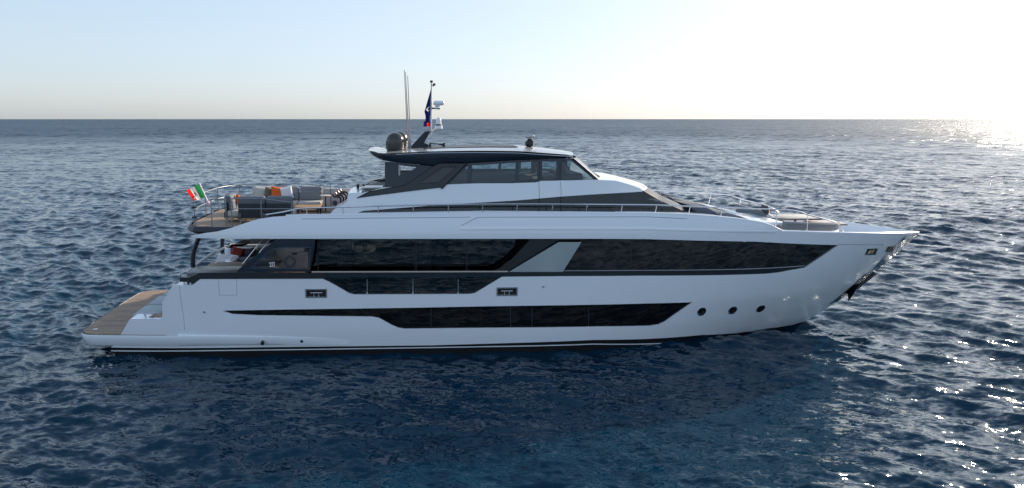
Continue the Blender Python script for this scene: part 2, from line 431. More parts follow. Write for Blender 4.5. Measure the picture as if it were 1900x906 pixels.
# --- hull
BOT = SP([(205, 645), (529, 644), (800, 641), (1100, 631), (1299, 622), (1365, 618.5), (1418, 612)])
top_line = SP([(225, 619), (240, 594), (246, 592), (297, 592), (300, 589), (301, 584), (301, 562), (304, 555), (321, 529), (333, 529.5), (354, 529.5), (359, 528),
               (372, 517.5), (597, 517), (612, 524), (648, 544.5), (656, 547), (872, 546), (882, 544), (932, 514), (1040, 513), (1200, 512),
               (1420, 508.5), (1445, 506), (1465, 502), (1494, 497), (1556, 455)])
seamz = top_line[-1][1]
stem_pts = [(lerp_tab(STEM, z) - .001, z) for z in np.linspace(seamz, .12, 22)]
bowbot = [(13.6, .10), (14.4, .06), (14.9, .08)]
hull_poly = BOT + [(12.9, .16)] + bowbot[:2] + stem_pts[::-1] + top_line[::-1] + [SP([(215, 640)])[0]]
win_low = SP([(412, 576.6), (540, 574.5), (662, 572.8), (780, 571), (900, 568.6), (1110, 565.5), (1200, 563.3), (1285, 561), (1234, 597), (1222, 602.5), (1206, 605),
              (1110, 606.5), (900, 609), (750, 610.5), (739, 608.5), (728, 604), (703, 590.3), (690, 588), (600, 587), (480, 585.6), (430, 583)])
cleat_a = SP([(568, 538), (605, 538), (605, 551), (568, 551)])
cleat_b = SP([(923, 535), (959, 535), (959, 547.5), (923, 547.5)])
lightbox = SP([(1609.5, 462), (1629.5, 461), (1625.5, 473.5), (1604, 474)])
def circ(px, py, r): 
    c = S(px, py, HB); k = (S(px + 10, py, HB)[0] - c[0]) / 10
    return [(c[0] + r * k * math.cos(a), c[1] + r * .0215 * math.sin(a)) for a in np.linspace(0, 2 * math.pi, 18, endpoint=False)]
ports = [circ(1302, 578.5, 7), circ(1359.5, 576, 7), circ(1411.5, 573, 6.6)]
mb = MB(); shell(mb, hull_poly, HB, 0, .07, [win_low, cleat_a, cleat_b, lightbox] + ports, .22)
hull = part(mb, 'hull', white)
# black bottom, boot line
bp_ = BOT + [(12.9, .16)] + bowbot + [(13.4, -.6), (-10.6, -.6)]
mb = MB(); shell(mb, [(x, z) for x, z in bp_], HB, -.012, .06, [], .3); part(mb, 'underwater_hull', black, hull)
ln = SP([(206, 650.5), (400, 650), (529, 648.5), (800, 644.5), (1100, 638), (1299, 631.5), (1389, 622.6)])
lt = [(x, z + .002) for x, z in ln]; lb = [(x, z - .034) for x, z in ln]
mb = MB(); shell(mb, lb + lt[::-1], HB, -.004, .006, [], .3); part(mb, 'boot_stripe', white, hull)
# stem reinforcement, polished: along the raked stem
mb = MB(); zz = np.linspace(.9, 3.66, 26)
rows = []
for z in zz:
    xs = lerp_tab(STEM, z); wd = .50 + .55 * sm(1.9, 3.3, z)
    rows.append([(xs - wd, -HB(xs - wd, z) - .012, z), (xs - wd * .5, -HB(xs - wd * .5, z) - .018, z), (xs + .03, 0, z), (xs - wd * .5, HB(xs - wd * .5, z) + .018, z), (xs - wd, HB(xs - wd, z) + .012, z)])
mb.grid(rows); part(mb, 'stem_plate', chrome, hull, 'polished steel plate down the raked stem')
# glazing set back in the openings
mb = MB(); shell(mb, [(x, z) for x, z in win_low], HB, -.05, .02, [], .3); lw = part(mb, 'lower_window_band', blackgl)
for px in (665, 799, 947, 987, 1092):
    a = S(px, 571, HB); b = S(px + (22 if px == 665 else 0), 588 if px == 665 else 607, HB)
    q = [(a[0], a[1]), (a[0] + .025, a[1]), (b[0] + .025, b[1]), (b[0], b[1])]
    mb = MB(); shell(mb, q, HB, -.047, .01, [], .3, (-1,)); part(mb, 'mullion', mat('dark_joint', (.03, .032, .035), .3), lw)
for pl in ports:
    c = Vector((sum(p[0] for p in pl) / len(pl), 0, sum(p[1] for p in pl) / len(pl)))
    mb = MB(); shell(mb, pl, HB, -.045, .02, [], .1); pt = part(mb, 'porthole', blackgl)
    big = [(c.x + (x - c.x) * 1.14, c.z + (z - c.z) * 1.14) for x, z in pl]; sml = [(c.x + (x - c.x) * .86, c.z + (z - c.z) * .86) for x, z in pl]
    mb = MB(); shell(mb, big, HB, .008, .05, [sml], .1); part(mb, 'porthole_rim', steel, pt)
for pl in (cleat_a, cleat_b):
    x0, x1 = pl[0][0], pl[1][0]; z0, z1 = pl[2][1], pl[0][1]; yb = -HB((x0 + x1) / 2, z0)
    mb = MB(); mb.box(((x0 + x1) / 2, yb + .16, (z0 + z1) / 2), (x1 - x0 + .04, .16, z1 - z0 + .04)); cb = part(mb, 'mooring_recess', blk)
    mb = MB(); shell(mb, [(x0 - .03, z0 - .03), (x1 + .03, z0 - .03), (x1 + .03, z1 + .03), (x0 - .03, z1 + .03)], HB, .012, .04, [[(x0 + .01, z0 + .01), (x1 - .01, z0 + .01), (x1 - .01, z1 - .01), (x0 + .01, z1 - .01)]], .2, (-1,))
    part(mb, 'recess_frame', dsteel, cb)
    xm = (x0 + x1) / 2; mb = MB(); mb.tube([(xm - .2, yb + .05, z0 + .13), (xm + .2, yb + .05, z0 + .13)], .018)
    for dx in (-.08, .08): mb.tube([(xm + dx, yb + .05, z0 - .02), (xm + dx, yb + .05, z0 + .13)], .018)
    part(mb, 'cleat', steel, cb)
# lit-metal fairlead by the bow
cxl = sum(p[0] for p in lightbox) / 4; czl = sum(p[1] for p in lightbox) / 4
mb = MB(); shell(mb, lightbox, HB, -.06, .02, [], .2); fl = part(mb, 'bow_fairlead', blk)
for dx, wd in ((-.09, .16), (.10, .09)):
    mb = MB(); shell(mb, [(cxl + dx - wd / 2, czl - .07), (cxl + dx + wd / 2, czl - .07), (cxl + dx + wd / 2 + .04, czl + .07), (cxl + dx - wd / 2 + .04, czl + .07)], HB, -.035, .02, [], .2)
    part(mb, 'fairlead_roller', mat('brass', (.85, .66, .40), .35, metal=.3), fl)
# small hull fittings
for px, py in ((379.5, 579), (1008, 532), (560, 633)):
    x, z = S(px, py, HB); mb = MB(); mb.tube([(x, -HB(x, z) + .02, z), (x, -HB(x, z) - .04, z)], .03 if py < 600 else .05, 12); part(mb, 'skin_fitting', blk if py > 600 else dsteel, hull)
x, z = S(487.5, 633, HB); mb = MB()
mb.tube([(x, -HB(x, z) + .02, z), (x + .02, -HB(x, z) - .17, z - .04)], .06, 12); part(mb, 'exhaust_spout', blk, hull)
# seams
def seam(pts, B, par, off=.002, wd=.008, m=None):
    mb = MB()
    pp = []
    for a, b in zip(pts, pts[1:]):
        for t in np.linspace(0, 1, 8): pp.append((a[0] + (b[0] - a[0]) * t, a[1] + (b[1] - a[1]) * t))
    mb.tube([(x, -B(x, z) - off, z) for x, z in pp], wd, 5); part(mb, 'panel_seam', m or greycon, par)
fx_ = SP([(1648, 457.5), (1661, 457), (1655, 467), (1643, 467.5)])
mb = MB(); shell(mb, fx_, HB, .035, .03, [], .2); f2_ = part(mb, 'bow_fairlead', blk)
seam(SP([(333, 530), (336, 560), (341, 590), (342.5, 612)]), HB, hull, -.004, .007)
seam(SP([(405, 517.5), (407.5, 548), (439.5, 548), (439, 517.5)]), HB, hull, -.004, .007)

# --- anchor in its pocket on the stem
AN = MB(); zc = 2.0
pk = [(lerp_tab(STEM, z) + dx, z) for z, dx in ((2.16, -.75), (2.2, -.08), (1.55, -.05), (1.1, -.08), (1.0, -.35), (1.35, -.6))]
mb = MB(); shell(mb, pk, HB, .03, .04, [], .15); ap = part(mb, 'anchor_pocket', mat('dark_steel', (.10, .10, .11), .25, metal=1, bump=.6, nscale=6))
mb = MB()
sx = lambda z: lerp_tab(STEM, z)
mb.tube([(sx(2.2) - .06, 0, 2.05), (sx(1.5) + .02, 0, 1.45)], .05, 8)
mb.add([(sx(1.2) - .12, -.62, 1.42), (sx(1.5) + .05, -.1, 1.72), (sx(1.2) + .22, 0, 1.28), (sx(1.1) + .02, -.3, 1.0), (sx(1.2) - .12, .62, 1.42), (sx(1.5) + .05, .1, 1.72), (sx(1.1) + .02, .3, 1.0), (sx(1.3) - .1, 0, 1.35)],
       [(0, 1, 2), (0, 2, 3), (4, 2, 5), (4, 6, 2), (1, 5, 2), (0, 3, 7), (4, 7, 6), (0, 7, 5, 1), (3, 2, 6, 7)])
part(mb, 'anchor', mat('galvanised_dark', (.05, .05, .055), .45, metal=.6), ap, smooth=False)

# --- upper bulwark / fascia, one band from the stern wing to the bow tip
fas_bot = SP([(353, 439), (366, 442), (400, 443), (585, 443.5), (800, 443.5), (1100, 443.3), (1200, 444), (1400, 448.5), (1556, 455)])
fas_top = SP([(358, 437), (380, 433), (403, 430), (427, 424), (457, 413.5), (480, 406.8), (505, 402.8), (530, 401.3), (560, 400.3), (700, 399), (900, 397), (1060, 396),
              (1200, 396), (1275, 399), (1330, 403), (1385, 409), (1415, 414), (1430, 419), (1441, 424)])
SHE = [(-20, 4.3), (11.8, 4.27), (13, 4.2), (15, 4.06), (17, 3.9), (18.2, 3.79), (19.3, 3.69)]
she = [(x, lerp_tab(SHE, x)) for x in np.arange(fas_top[-1][0] + .25, 19.15, .3)]
fpoly = fas_bot + [(lerp_tab(STEM, seamz) - .001, seamz), (19.0, 3.4)] + [(lerp_tab(STEM, 3.69) - .001, 3.69)] + she[::-1] + fas_top[::-1]
mb = MB(); shell(mb, fpoly, HB, 0, .07, [], .2); fascia = part(mb, 'upper_bulwark', white)
# rounded cap along the bulwark top
def cap(tops, r, m, name, par, inn=.04):
    mb = MB()
    for sgn in (-1, 1): mb.tube([(x, sgn * max(HB(x, z) - inn, 0), z) for x, z in tops], r, 8)
    return part(mb, name, m, par)
cap(dens(fas_top[7:], .3, False), .045, white, 'bulwark_cap', fascia)
cap(dens([fas_top[-1]] + she + [(19.26, 3.69)], .3, False), .04, white, 'bulwark_cap', fascia)
# styling ledges
def ledge(pts, th, off, par=fascia, m=white):
    q = SP(pts); mb = MB(); shell(mb, [(x, z) for x, z in q] + [(x, z - th) for x, z in q[::-1]], HB, off, off + .02, [], .3); part(mb, 'styling_ledge', m, par)
ledge([(853, 423.5), (1000, 423), (1200, 423.5), (1400, 428.5), (1441, 429)], .05, .022)
seam(SP([(560, 406.5), (700, 404.8), (860, 403.5), (873, 402.8)]), HB, fascia, -.002, .009)
seam(SP([(856, 419), (885, 404), (900, 403.3), (1200, 402.5), (1275, 406)]), HB, fascia, -.002, .009)
seam(SP([(1556, 453.5), (1640, 454)]), HB, fascia, -.001, .009)

# --- side glazing between the two: forward range
fw_win = SP([(1079, 445), (1200, 446), (1400, 450), (1553, 456), (1494, 495), (1420, 500), (1200, 504), (1044, 504.5)])
mb = MB(); shell(mb, fw_win, HB, -.06, .02, [], .3); fw = part(mb, 'forward_window_band', browngl)
for px in (1172.5, 1285, 1446):
    a = S(px, 444.5 if px < 1300 else 451, HB); b = S(px - 1, 504, HB)
    mb = MB(); shell(mb, [(a[0], a[1]), (a[0] + .02, a[1]), (b[0] + .02, b[1]), b], HB, -.057, .01, [], .3, (-1,)); part(mb, 'mullion', mat('dark_joint', (.03, .032, .035), .3), fw)
q = SP([(945, 505.5), (1046, 504), (1200, 503), (1420, 499.5), (1494, 494.5), (1497, 498), (1465, 503), (1420, 509), (1200, 513), (1030, 514), (930, 515)])
mb = MB(); shell(mb, q, HB, -.03, .05, [], .3); part(mb, 'window_sill', umber, fw)
mb = MB(); ql = SP([(1046, 503.5), (1200, 502.7), (1420, 499), (1494, 494.3)])
mb.tube([(x, -HB(x, z) + .045, z) for x, z in dens(ql, .3, False)], .016, 6); part(mb, 'sill_trim', dsteel, fw)
q = SP([(1037, 449.8), (1079, 449.8), (1044.5, 505), (945, 505)])
mb = MB(); shell(mb, q, HB, -.02, .04, [], .3); part(mb, 'mirror_panel', silver, None, 'silver grey slanted panel between the black windows')
q = SP([(985, 444.5), (1081, 444.5), (1081, 446), (1036, 446.5), (942, 504.5), (930, 513), (880, 544), (860, 546), (850, 546), (905, 512), (944, 489)])
mb = MB(); shell(mb, q, HB, -.05, .05, [], .3); part(mb, 'diagonal_frame', umber)

# --- salon: side deck, inner glass wall, dim interior
IB = lambda x, z: HB(x, z) - .62
q = SP([(583, 446), (985, 446), (944, 489), (905, 512), (850, 546), (640, 546), (583, 517)])
x0, x1 = S(560, 500, HB)[0], S(960, 500, HB)[0]
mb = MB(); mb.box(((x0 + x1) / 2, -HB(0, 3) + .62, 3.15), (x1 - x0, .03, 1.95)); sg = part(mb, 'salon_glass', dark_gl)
for px in (590, 772, 866):
    a = P(px, 480, -2.63).x; mb = MB(); mb.box((a, -2.62, 3.15), (.05, .06, 1.95)); part(mb, 'mullion', umber, sg)
mb = MB(); mb.box(((x0 + x1) / 2, 0, 2.1), (12, 6.1, .1)); mf = part(mb, 'main_deck', teakm)
mf.location.x = -2.3
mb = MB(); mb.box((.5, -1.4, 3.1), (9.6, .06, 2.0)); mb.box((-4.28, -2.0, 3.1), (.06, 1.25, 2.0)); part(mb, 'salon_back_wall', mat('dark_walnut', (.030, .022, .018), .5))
for px, wd in ((640, .5), (775, .35), (790, .5), (815, .3), (925, .4), (945, .35)):
    a = P(px, 480, -2.4).x; mb = MB(); rows = []
    for i in range(25):
        xx = a - wd / 2 + wd * i / 24; yy = -2.42 + .03 * math.sin(i * 1.9); rows.append([(xx, yy, 2.2), (xx, yy, 4.05)])
    mb.grid(rows); part(mb, 'curtain', curtain)
# pendant lamps seen through the glass
pend = mat('pale_lamp_glass', (.62, .60, .50), .4); pend.node_tree.nodes['Principled BSDF'].inputs['Emission Color'].default_value = (.75, .8, .55, 1); pend.node_tree.nodes['Principled BSDF'].inputs['Emission Strength'].default_value = .02
for px, py, k in ((655, 457, 0), (666, 462, 1), (690, 462, 1), (683, 459, 0)):
    p = P(px, py, -1.9); mb = MB()
    mb.tube([(p.x, p.y, p.z + .1), (p.x, p.y, 4.09)], .008, 6); pl_ = part(mb, 'pendant_lamp', dsteel)
    mb = MB()
    if k: mb.lathe((p.x, p.y, p.z - .12), [(.02, 0), (.11, .03), (.15, .12), (.13, .22), (.03, .26)], 16)
    else: mb.box(p, (.07, .05, .26), bev=.015)
    part(mb, 'lamp_shade', pend, pl_)
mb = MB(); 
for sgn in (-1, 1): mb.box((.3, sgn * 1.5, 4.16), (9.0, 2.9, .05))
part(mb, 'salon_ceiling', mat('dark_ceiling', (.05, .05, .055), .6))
# glass bulwark panel and its rails
q = SP([(597, 509), (940, 509), (928, 514.5), (880, 543.5), (870, 545), (656, 546), (648, 543), (612, 522)])
mb = MB(); shell(mb, q, HB, -.045, .015, [], .3, (-1,)); gb = part(mb, 'glass_bulwark', dark_gl)
mb = MB(); ql = SP([(578, 505.6), (700, 505.4), (943, 504.8)])
mb.tube([(x, -HB(x, z) + .05, z) for x, z in dens(ql, .4, False)], .028, 8); part(mb, 'handrail', mat('pale_wood_rail', (.5, .42, .36), .4), gb)
q = SP([(590, 508), (942, 507), (932, 514), (606, 516)]); mb = MB(); shell(mb, q, HB, -.035, .02, [], .3, (-1,)); part(mb, 'rail_band', navy, gb)
for px in (681, 766, 850):
    a = S(px, 519, HB); b = S(px, 545.5, HB); mb = MB()
    mb.tube([(a[0], -HB(*a) + .03, a[1]), (b[0], -HB(*b) + .03, b[1])], .011, 6); mb.lathe((b[0], -HB(*b) + .03, b[1] - .02), [(.03, 0), (.035, .03), (.02, .05)], 8); part(mb, 'stanchion', steel, gb)
mb = MB(); ql = SP([(640, 531), (910, 529.5)]); mb.tube([(x, -HB(x, z) + .12, z) for x, z in ql], .008, 6); part(mb, 'wire', dsteel, gb)

# --- dark band under the wing panel and the wing panel
q = SP([(333, 515), (352, 514.5), (370, 506), (440, 505.5), (600, 507), (606, 516.5), (597, 517.3), (371, 517.8), (362, 523.5), (334, 523)])
mb = MB(); shell(mb, q, HB, .012, .1, [], .3); part(mb, 'aft_rail_band', umber)
wing = SP([(440, 505), (443, 500), (452, 492), (505, 450), (513, 446), (522, 444.5), (584, 444.5), (584, 455), (575, 505)])
wh = SP([(467, 497), (500, 467), (511, 462), (526, 460.5), (575, 460.5), (573, 498), (571, 499)])
mb = MB(); shell(mb, wing, HB, -.01, .09, [wh], .2); wg = part(mb, 'wing_panel', navy)
wh2 = SP([(489, 500), (520, 469), (527, 466), (576, 466), (574, 500)])
mb = MB(); shell(mb, wh, HB, -.06, .02, [], .25); wp = part(mb, 'wing_window', glass('wing_glass', (.75, .76, .78), 1.5))
rim = SP([(462, 499), (498, 465.5), (510, 460.5), (525, 458.5), (577, 458.5), (574.5, 500.5)])
mb = MB(); shell(mb, rim, HB, .006, .03, [wh], .2, (-1,)); part(mb, 'window_rim', mat('blue_steel_paint', (.035, .055, .085), .25, coat=.4), wg)
# seen inside the wing window: pale door with a round grille
a = P(512, 499, -2.75); b = P(572, 499, -2.75); t0 = P(545, 468, -2.75)
mb = MB(); mb.prism([(P(514, 498, -2.75).x, a.z), (b.x, a.z), (b.x, t0.z), (P(538, 468, -2.75).x, t0.z)], -2.78, -2.70); dp = part(mb, 'side_door', mat('sunlit_beige', (.62, .47, .38), .6))
c = P(538, 486, -2.79); mb = MB()
for rr in (.19, .14): mb.tube([(c.x + rr * math.cos(a_), -2.8, c.z + rr * math.sin(a_)) for a_ in np.linspace(0, 6.283, 25)], .012, 6)
part(mb, 'round_grille', greycon, dp)
c = P(546.5, 469.5, -2.79); mb = MB(); mb.box((c.x, -2.79, c.z - .03), (.16, .03, .07)); part(mb, 'door_vent', blk, dp)
# white emblem on the wing glass: three upright strokes between two bars
em = MB(); B0 = lambda x, z: HB(x, z)
def stroke(p, q_, wd=1.1):
    a, b = S(*p, HB), S(*q_, HB); d = Vector((b[0] - a[0], b[1] - a[1])).normalized(); nn = Vector((-d.y, d.x)) * wd * .007
    shell(em, [(a[0] + nn.x, a[1] + nn.y), (b[0] + nn.x, b[1] + nn.y), (b[0] - nn.x, b[1] - nn.y), (a[0] - nn.x, a[1] - nn.y)], HB, -.05, .006, [], .3, (-1,))
stroke((498.5, 489), (509.5, 487.5), 1.8); stroke((499.5, 495.5), (510, 495), 1.8)
for dx in (0, 3.5, 7): stroke((501 + dx, 489), (502 + dx, 495.5), 1.8)
part(em, 'emblem', mat('white_vinyl', (.8, .8, .8), .5), wp)

# --- swim platform
PT_ = .86
def PBW(x):
    b = HB(x, .7) + .085
    if x < -11.6: b -= (1 - math.sqrt(max(0, 1 - ((-11.6 - x) / .52) ** 2))) * .6
    return b
plx = list(-11.6 - .515 * np.sin(np.linspace(1, 0, 14) * math.pi / 2)) + list(np.linspace(-11.5, -8.6, 8))
edge = [(x, -PBW(x)) for x in plx]; edge2 = [(x, PBW(x)) for x in plx]
sterncurve = [(-12.115 - .05 * math.cos(t * math.pi / 2), t * PBW(-12.115)) for t in np.linspace(-1, 1, 17)]
outl = edge[::-1] + sterncurve[1:-1] + edge2
mb = MB(); lev = [(0, PT_), (.012, PT_ - .05), (0, PT_ - .16), (-.04, PT_ - .30), (-.09, PT_ - .39), (-.2, PT_ - .43)]
rows = [[(x - k * min(1, max(0, -11.2 - x) / .9), y + k * (1 if y > 0 else -1) * min(1, abs(y)), z) for x, y in outl] for k, z in lev]
mb.grid(rows, True); mb.slab([(x + .25 if x < -11.2 else x, y * .92) for x, y in outl], PT_ - .426, PT_ - .004); plat = part(mb, 'swim_platform', white)
tk = [(x + (.06 if x < -11.3 else 0), y * .982) for x, y in outl if x < -8.7]
mb = MB(); mb.slab(tk, PT_, PT_ + .012); part(mb, 'teak_deck', teakd, plat)
for yy_, xe in ((-2.1, -10.8), (-1.5, -11.0), (-.9, -10.7), (-.2, -10.9), (.6, -10.75), (1.5, -10.9)):
    mb = MB(); mb.slab([(xe - .95, yy_), (xe, yy_), (xe, yy_ + .035), (xe - .95, yy_ + .035)], PT_ + .012, PT_ + .016); part(mb, 'deck_joint', blk, plat)
# sponson ledge running forward, fading into the hull
mb = MB()
for sgn in (-1, 1):
    rows = []
    for i in range(41):
        t = i / 40; x = -8.62 + t * 5.8; o_ = .085 * (1 - t) ** .8 - .012 * t; zt = PT_ - .20 * t ** 1.5; th = .43 - .20 * t
        rows.append([(x, sgn * (HB(x, .7) + oo), zt - th * dz) for oo, dz in ((-.03, -.01), (o_, 0), (o_ + .012 * (1 - t), .13), (o_, .43), (o_ - .05 * (1 - t), .73), (o_ - .10 * (1 - t) , .92), (-.06, 1.0))])
    mb.grid(rows)
part(mb, 'sponson_ledge', white, plat, ang=.8)
pb = P(178, 618, -2.5); mb = MB(); mb.box((pb.x, pb.y, PT_ + .02), (.16, .07, .03), bev=.01); part(mb, 'deck_filler', steel, plat)
# low side block, transom, steps
bx0 = S(226, 619, HB)[0]; bx1 = S(303, 592, HB)[0]; bz = S(270, 592, HB)[1]
for sgn in (-1, 1):
    mb = MB(); o_ = -.02
    yy = HB(-10, 1) - .05
    mb.prism([(bx0 + .02, PT_), (bx0 + .32, bz - .02), (bx1 + 1.2, bz - .02), (bx1 + 1.2, PT_)], sgn * (yy - .0), sgn * (yy - .62)); sb = part(mb, 'platform_side_block', white)
    mb = MB(); mb.box((bx1 - .2, sgn * (yy - .36), bz - .012), (.75, .42, .02)); part(mb, 'block_top', teakm, sb)
    cxx = P(279, 586, -2.75).x; mb = MB(); y_ = sgn * (yy - .22)
    for dx in (-.11, .11): mb.tube([(cxx + dx, y_, bz - .02), (cxx + dx * 1.5, y_, bz + .13)], .028, 8)
    mb.tube([(cxx - .26, y_, bz + .14), (cxx - .12, y_, bz + .10), (cxx + .12, y_, bz + .10), (cxx + .26, y_, bz + .14)], .028, 8); part(mb, 'mooring_cleat', dsteel, sb)
zt = S(325, 530, HB)[1]; xa, xb = S(302, 590, HB)[0], S(322, 530, HB)[0]
mb = MB(); mb.prism([(xa, PT_), (xa, 1.55), (xb, zt - .05), (xb + .9, zt - .05), (xb + .9, PT_)], -3.0, -2.3); mb.prism([(xa, PT_), (xa, 1.55), (xb, zt - .05), (xb + .9, zt - .05), (xb + .9, PT_)], 2.3, 3.0)
mb.prism([(xa + .35, PT_), (xa + .35, 1.3), (xb + .5, zt - .1), (xb + .9, zt - .1), (xb + .9, PT_)], -2.3, 2.3); tr = part(mb, 'transom', white, smooth=False)
mb = MB()
for i, t in enumerate(np.linspace(0, 1, 6)[:-1]):
    x = xa + .05 + t * 1.0; z = PT_ + .2 + t * 1.5
    for sgn in (-1,): mb.box((x + .2, -2.0, z), (.3, .55, .05))
part(mb, 'boarding_steps', teakm, tr)
# stern sunpads
for i, (yc, xc) in enumerate(((-1.75, -10.12), (-.4, -10.1), (.95, -10.05))):
    mb = MB(); mb.box((xc + .15, yc, PT_ + .12), (.8, 1.2, .22)); b_ = part(mb, 'sunpad_base', teakm)
    mb = MB(); mb.box((xc + .15, yc, PT_ + .37), (.95, 1.25, .26), bev=.07, seg=4); part(mb, 'sunpad_cushion', fabpad, b_)
# aft mooring station on the hull corner
mb = MB(); mb.prism([S(333, 529, HB), S(358, 529, HB), S(371, 518, HB), S(371, 516, HB), S(333, 516, HB)][::-1], -2.45, -2.35); ms = part(mb, 'mooring_station', greycon)
for px in (341, 346, 353):
    p = P(px, 528, -2.9); mb = MB(); mb.lathe((p.x, -2.85, p.z), [(.055, 0), (.03, .03), (.025, .12), (.05, .15), (.05, .18)], 12); part(mb, 'capstan', steel, ms)
ax = S(333, 515, HB); mb = MB(); mb.tube([(ax[0] - .02, -3.05, ax[1] + .1), (ax[0] - .05, -3.05, ax[1] - .1), (ax[0] - .3, -2.9, ax[1] - .35)], .02, 6)
part(mb, 'fender_hook', steel, ms)

# --- cockpit
mb = MB(); a, b = P(352, 488, -2.3), P(466, 505, -2.6)
mb.box(((a.x + b.x) / 2 + .2, -2.25, 2.72), (2.5, 1.1, .40), bev=.03); ck = part(mb, 'cockpit_counter', greycon)
c = P(436, 486, -1.0); mb = MB(); mb.box((-7.55, -.6, 2.62), (1.15, 1.5, .14), bev=.05, seg=3); part(mb, 'cockpit_sunpad', olivevinyl, ck)
for (sgn, pts) in ((-1, [(370, 440), (366.5, 447), (361, 462), (358.5, 478), (358, 496)]), (1, [(413, 440), (412.5, 452), (412.5, 468), (412.5, 480)])):
    mb = MB(); pp = [P(x, y, sgn * 2.62) for x, y in pts]
    mb.tube(catmull(pp, 4), .085, 10); part(mb, 'canopy_pillar', navy)
for sgn in (-1, 1):
    p = P(357, 502, -2.62); mb = MB(); mb.box((p.x + .08 - (.2 if sgn > 0 else 0), sgn * 2.62, 2.6), (.26, .26, .5 if sgn < 0 else .3), bev=.04); part(mb, 'pillar_base', white)
# sloping stern gate rails
for sgn, pq in ((-1, [(347, 505), (364, 490), (400, 466.5)]), (1, [(396, 470), (412, 462), (418, 459)])):
    mb = MB(); mb.tube([P(x, y, sgn * 1.4) for x, y in pq], .05, 8); part(mb, 'gate_rail', offwhite)
# far side: bulwark, stair flank, cushions, bright rail
mb = MB(); mb.box((-6.8, 2.88, 2.45), (3.6, .12, .72)); mb.box((-6.6, 2.9, 2.84), (3.4, .3, .06)); fb_ = part(mb, 'far_bulwark', offwhite)
mb = MB(); a = P(434, 461, 2.5); b = P(478, 461, 2.5); mb.tube([a, b], .06, 8); part(mb, 'far_rail', fabw, fb_)
mb = MB(); mb.prism([(P(418, 468, 2.7).x, P(418, 468, 2.7).z), (P(438, 459, 2.7).x, P(438, 459, 2.7).z), (P(463, 455, 2.7).x, P(463, 455, 2.7).z + .06), (P(474, 449, 2.7).x, 4.0), (P(512, 447, 2.7).x, 4.05), (P(500, 470, 2.7).x, 2.9), (P(430, 480, 2.7).x, 2.9)], 2.70, 2.78); part(mb, 'stair_flank', greycon, fb_)
mb = MB(); mb.box((-7.3, 2.2, 2.28), (1.9, .7, .35), bev=.05); mb.box((-7.3, 2.62, 2.55), (1.9, .2, .4), bev=.06); part(mb, 'cockpit_sofa', fabb)
mb = MB()
for px in (452, 466): mb.tube([P(px - 2, 490, -1.9), P(px + 35, 445, -1.9)], .016, 6)
part(mb, 'stair_handrail', steel)

# --- upper deck
dk = [(-8.35, -1.6), (-8.2, -2.35), (-7.9, -2.75), (-7.2, -2.95), (-3, -3.0), (7, -3.0), (9.2, -2.85), (9.2, 2.85), (7, 3.0), (-3, 3.0), (-7.2, 2.95), (-7.9, 2.75), (-8.2, 2.35), (-8.35, 1.6)]
mb = MB(); mb.slab(dk, 4.38, 4.5); ud = part(mb, 'upper_deck', teakm)
def ring(k, z, dz=0): return [((x - .0) * 1 + (-(k) if x < -7.5 else 0), y * (1 + k * .12), z) for x, y in dk[:5]] 
mb = MB(); full = lambda k, z, x0=-5: [((x - k if x < -7 else x), y + (k * .5 if y > 0 else -k * .5), z) for x, y in dk]
mb.grid([full(.03, 4.53), full(.10, 4.50), full(.14, 4.36), full(.02, 4.26), full(-.6, 4.20)], True); mb.slab([(x + .4 if x < -7 else x, y * .93) for x, y in dk], 4.2, 4.37); part(mb, 'deck_edge', matnavy, ud)
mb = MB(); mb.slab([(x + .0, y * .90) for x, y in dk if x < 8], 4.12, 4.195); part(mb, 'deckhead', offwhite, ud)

# --- deckhouse lower storey
hs = SP([(611, 400), (617, 391.7), (632, 383), (644, 374), (646, 358.5), (672, 358.5), (714, 348), (820, 343), (1000, 336), (1112, 334), (1143, 335.5), (1165, 341.5), (1187, 349), (1193, 353.6), (1191, 356.2), (1187, 356), (1099, 361), (1041, 365), (1000, 368.6), (960, 372), (900, 375.7), (799, 381.6), (746, 386), (675, 391.3), (663, 395.2), (900, 391.2), (1077, 392.6), (1231, 393.9), (1276, 394.2), (1274, 401), (1000, 402), (611, 403)], CB)
strip = SP([(663, 395.2), (675, 391.3), (746, 386), (799, 381.6), (900, 375.7), (960, 372), (1000, 368.6), (1041, 365), (1099, 361), (1187, 356), (1195, 355.5), (1221, 370.5), (1254, 385.4), (1275, 394), (1231, 393.9), (1077, 392.6), (900, 391.2)], CB)
mb = MB(); shell(mb, hs, CB, 0, .06, [], .22); house = part(mb, 'deckhouse', white)
mb = MB(); shell(mb, strip, CB, -.03, .02, [], .25); hw = part(mb, 'deckhouse_window_band', glass('smoked_dark_glass', (.25, .29, .31), 1.6))
for px in (1000.5, 1041):
    seam(SP([(px - 1, 337), (px, 350), (px, 366)], CB), CB, house, -.003, .009); seam(SP([(px, 366), (px, 393)], CB), CB, house, .0, .010, blk)
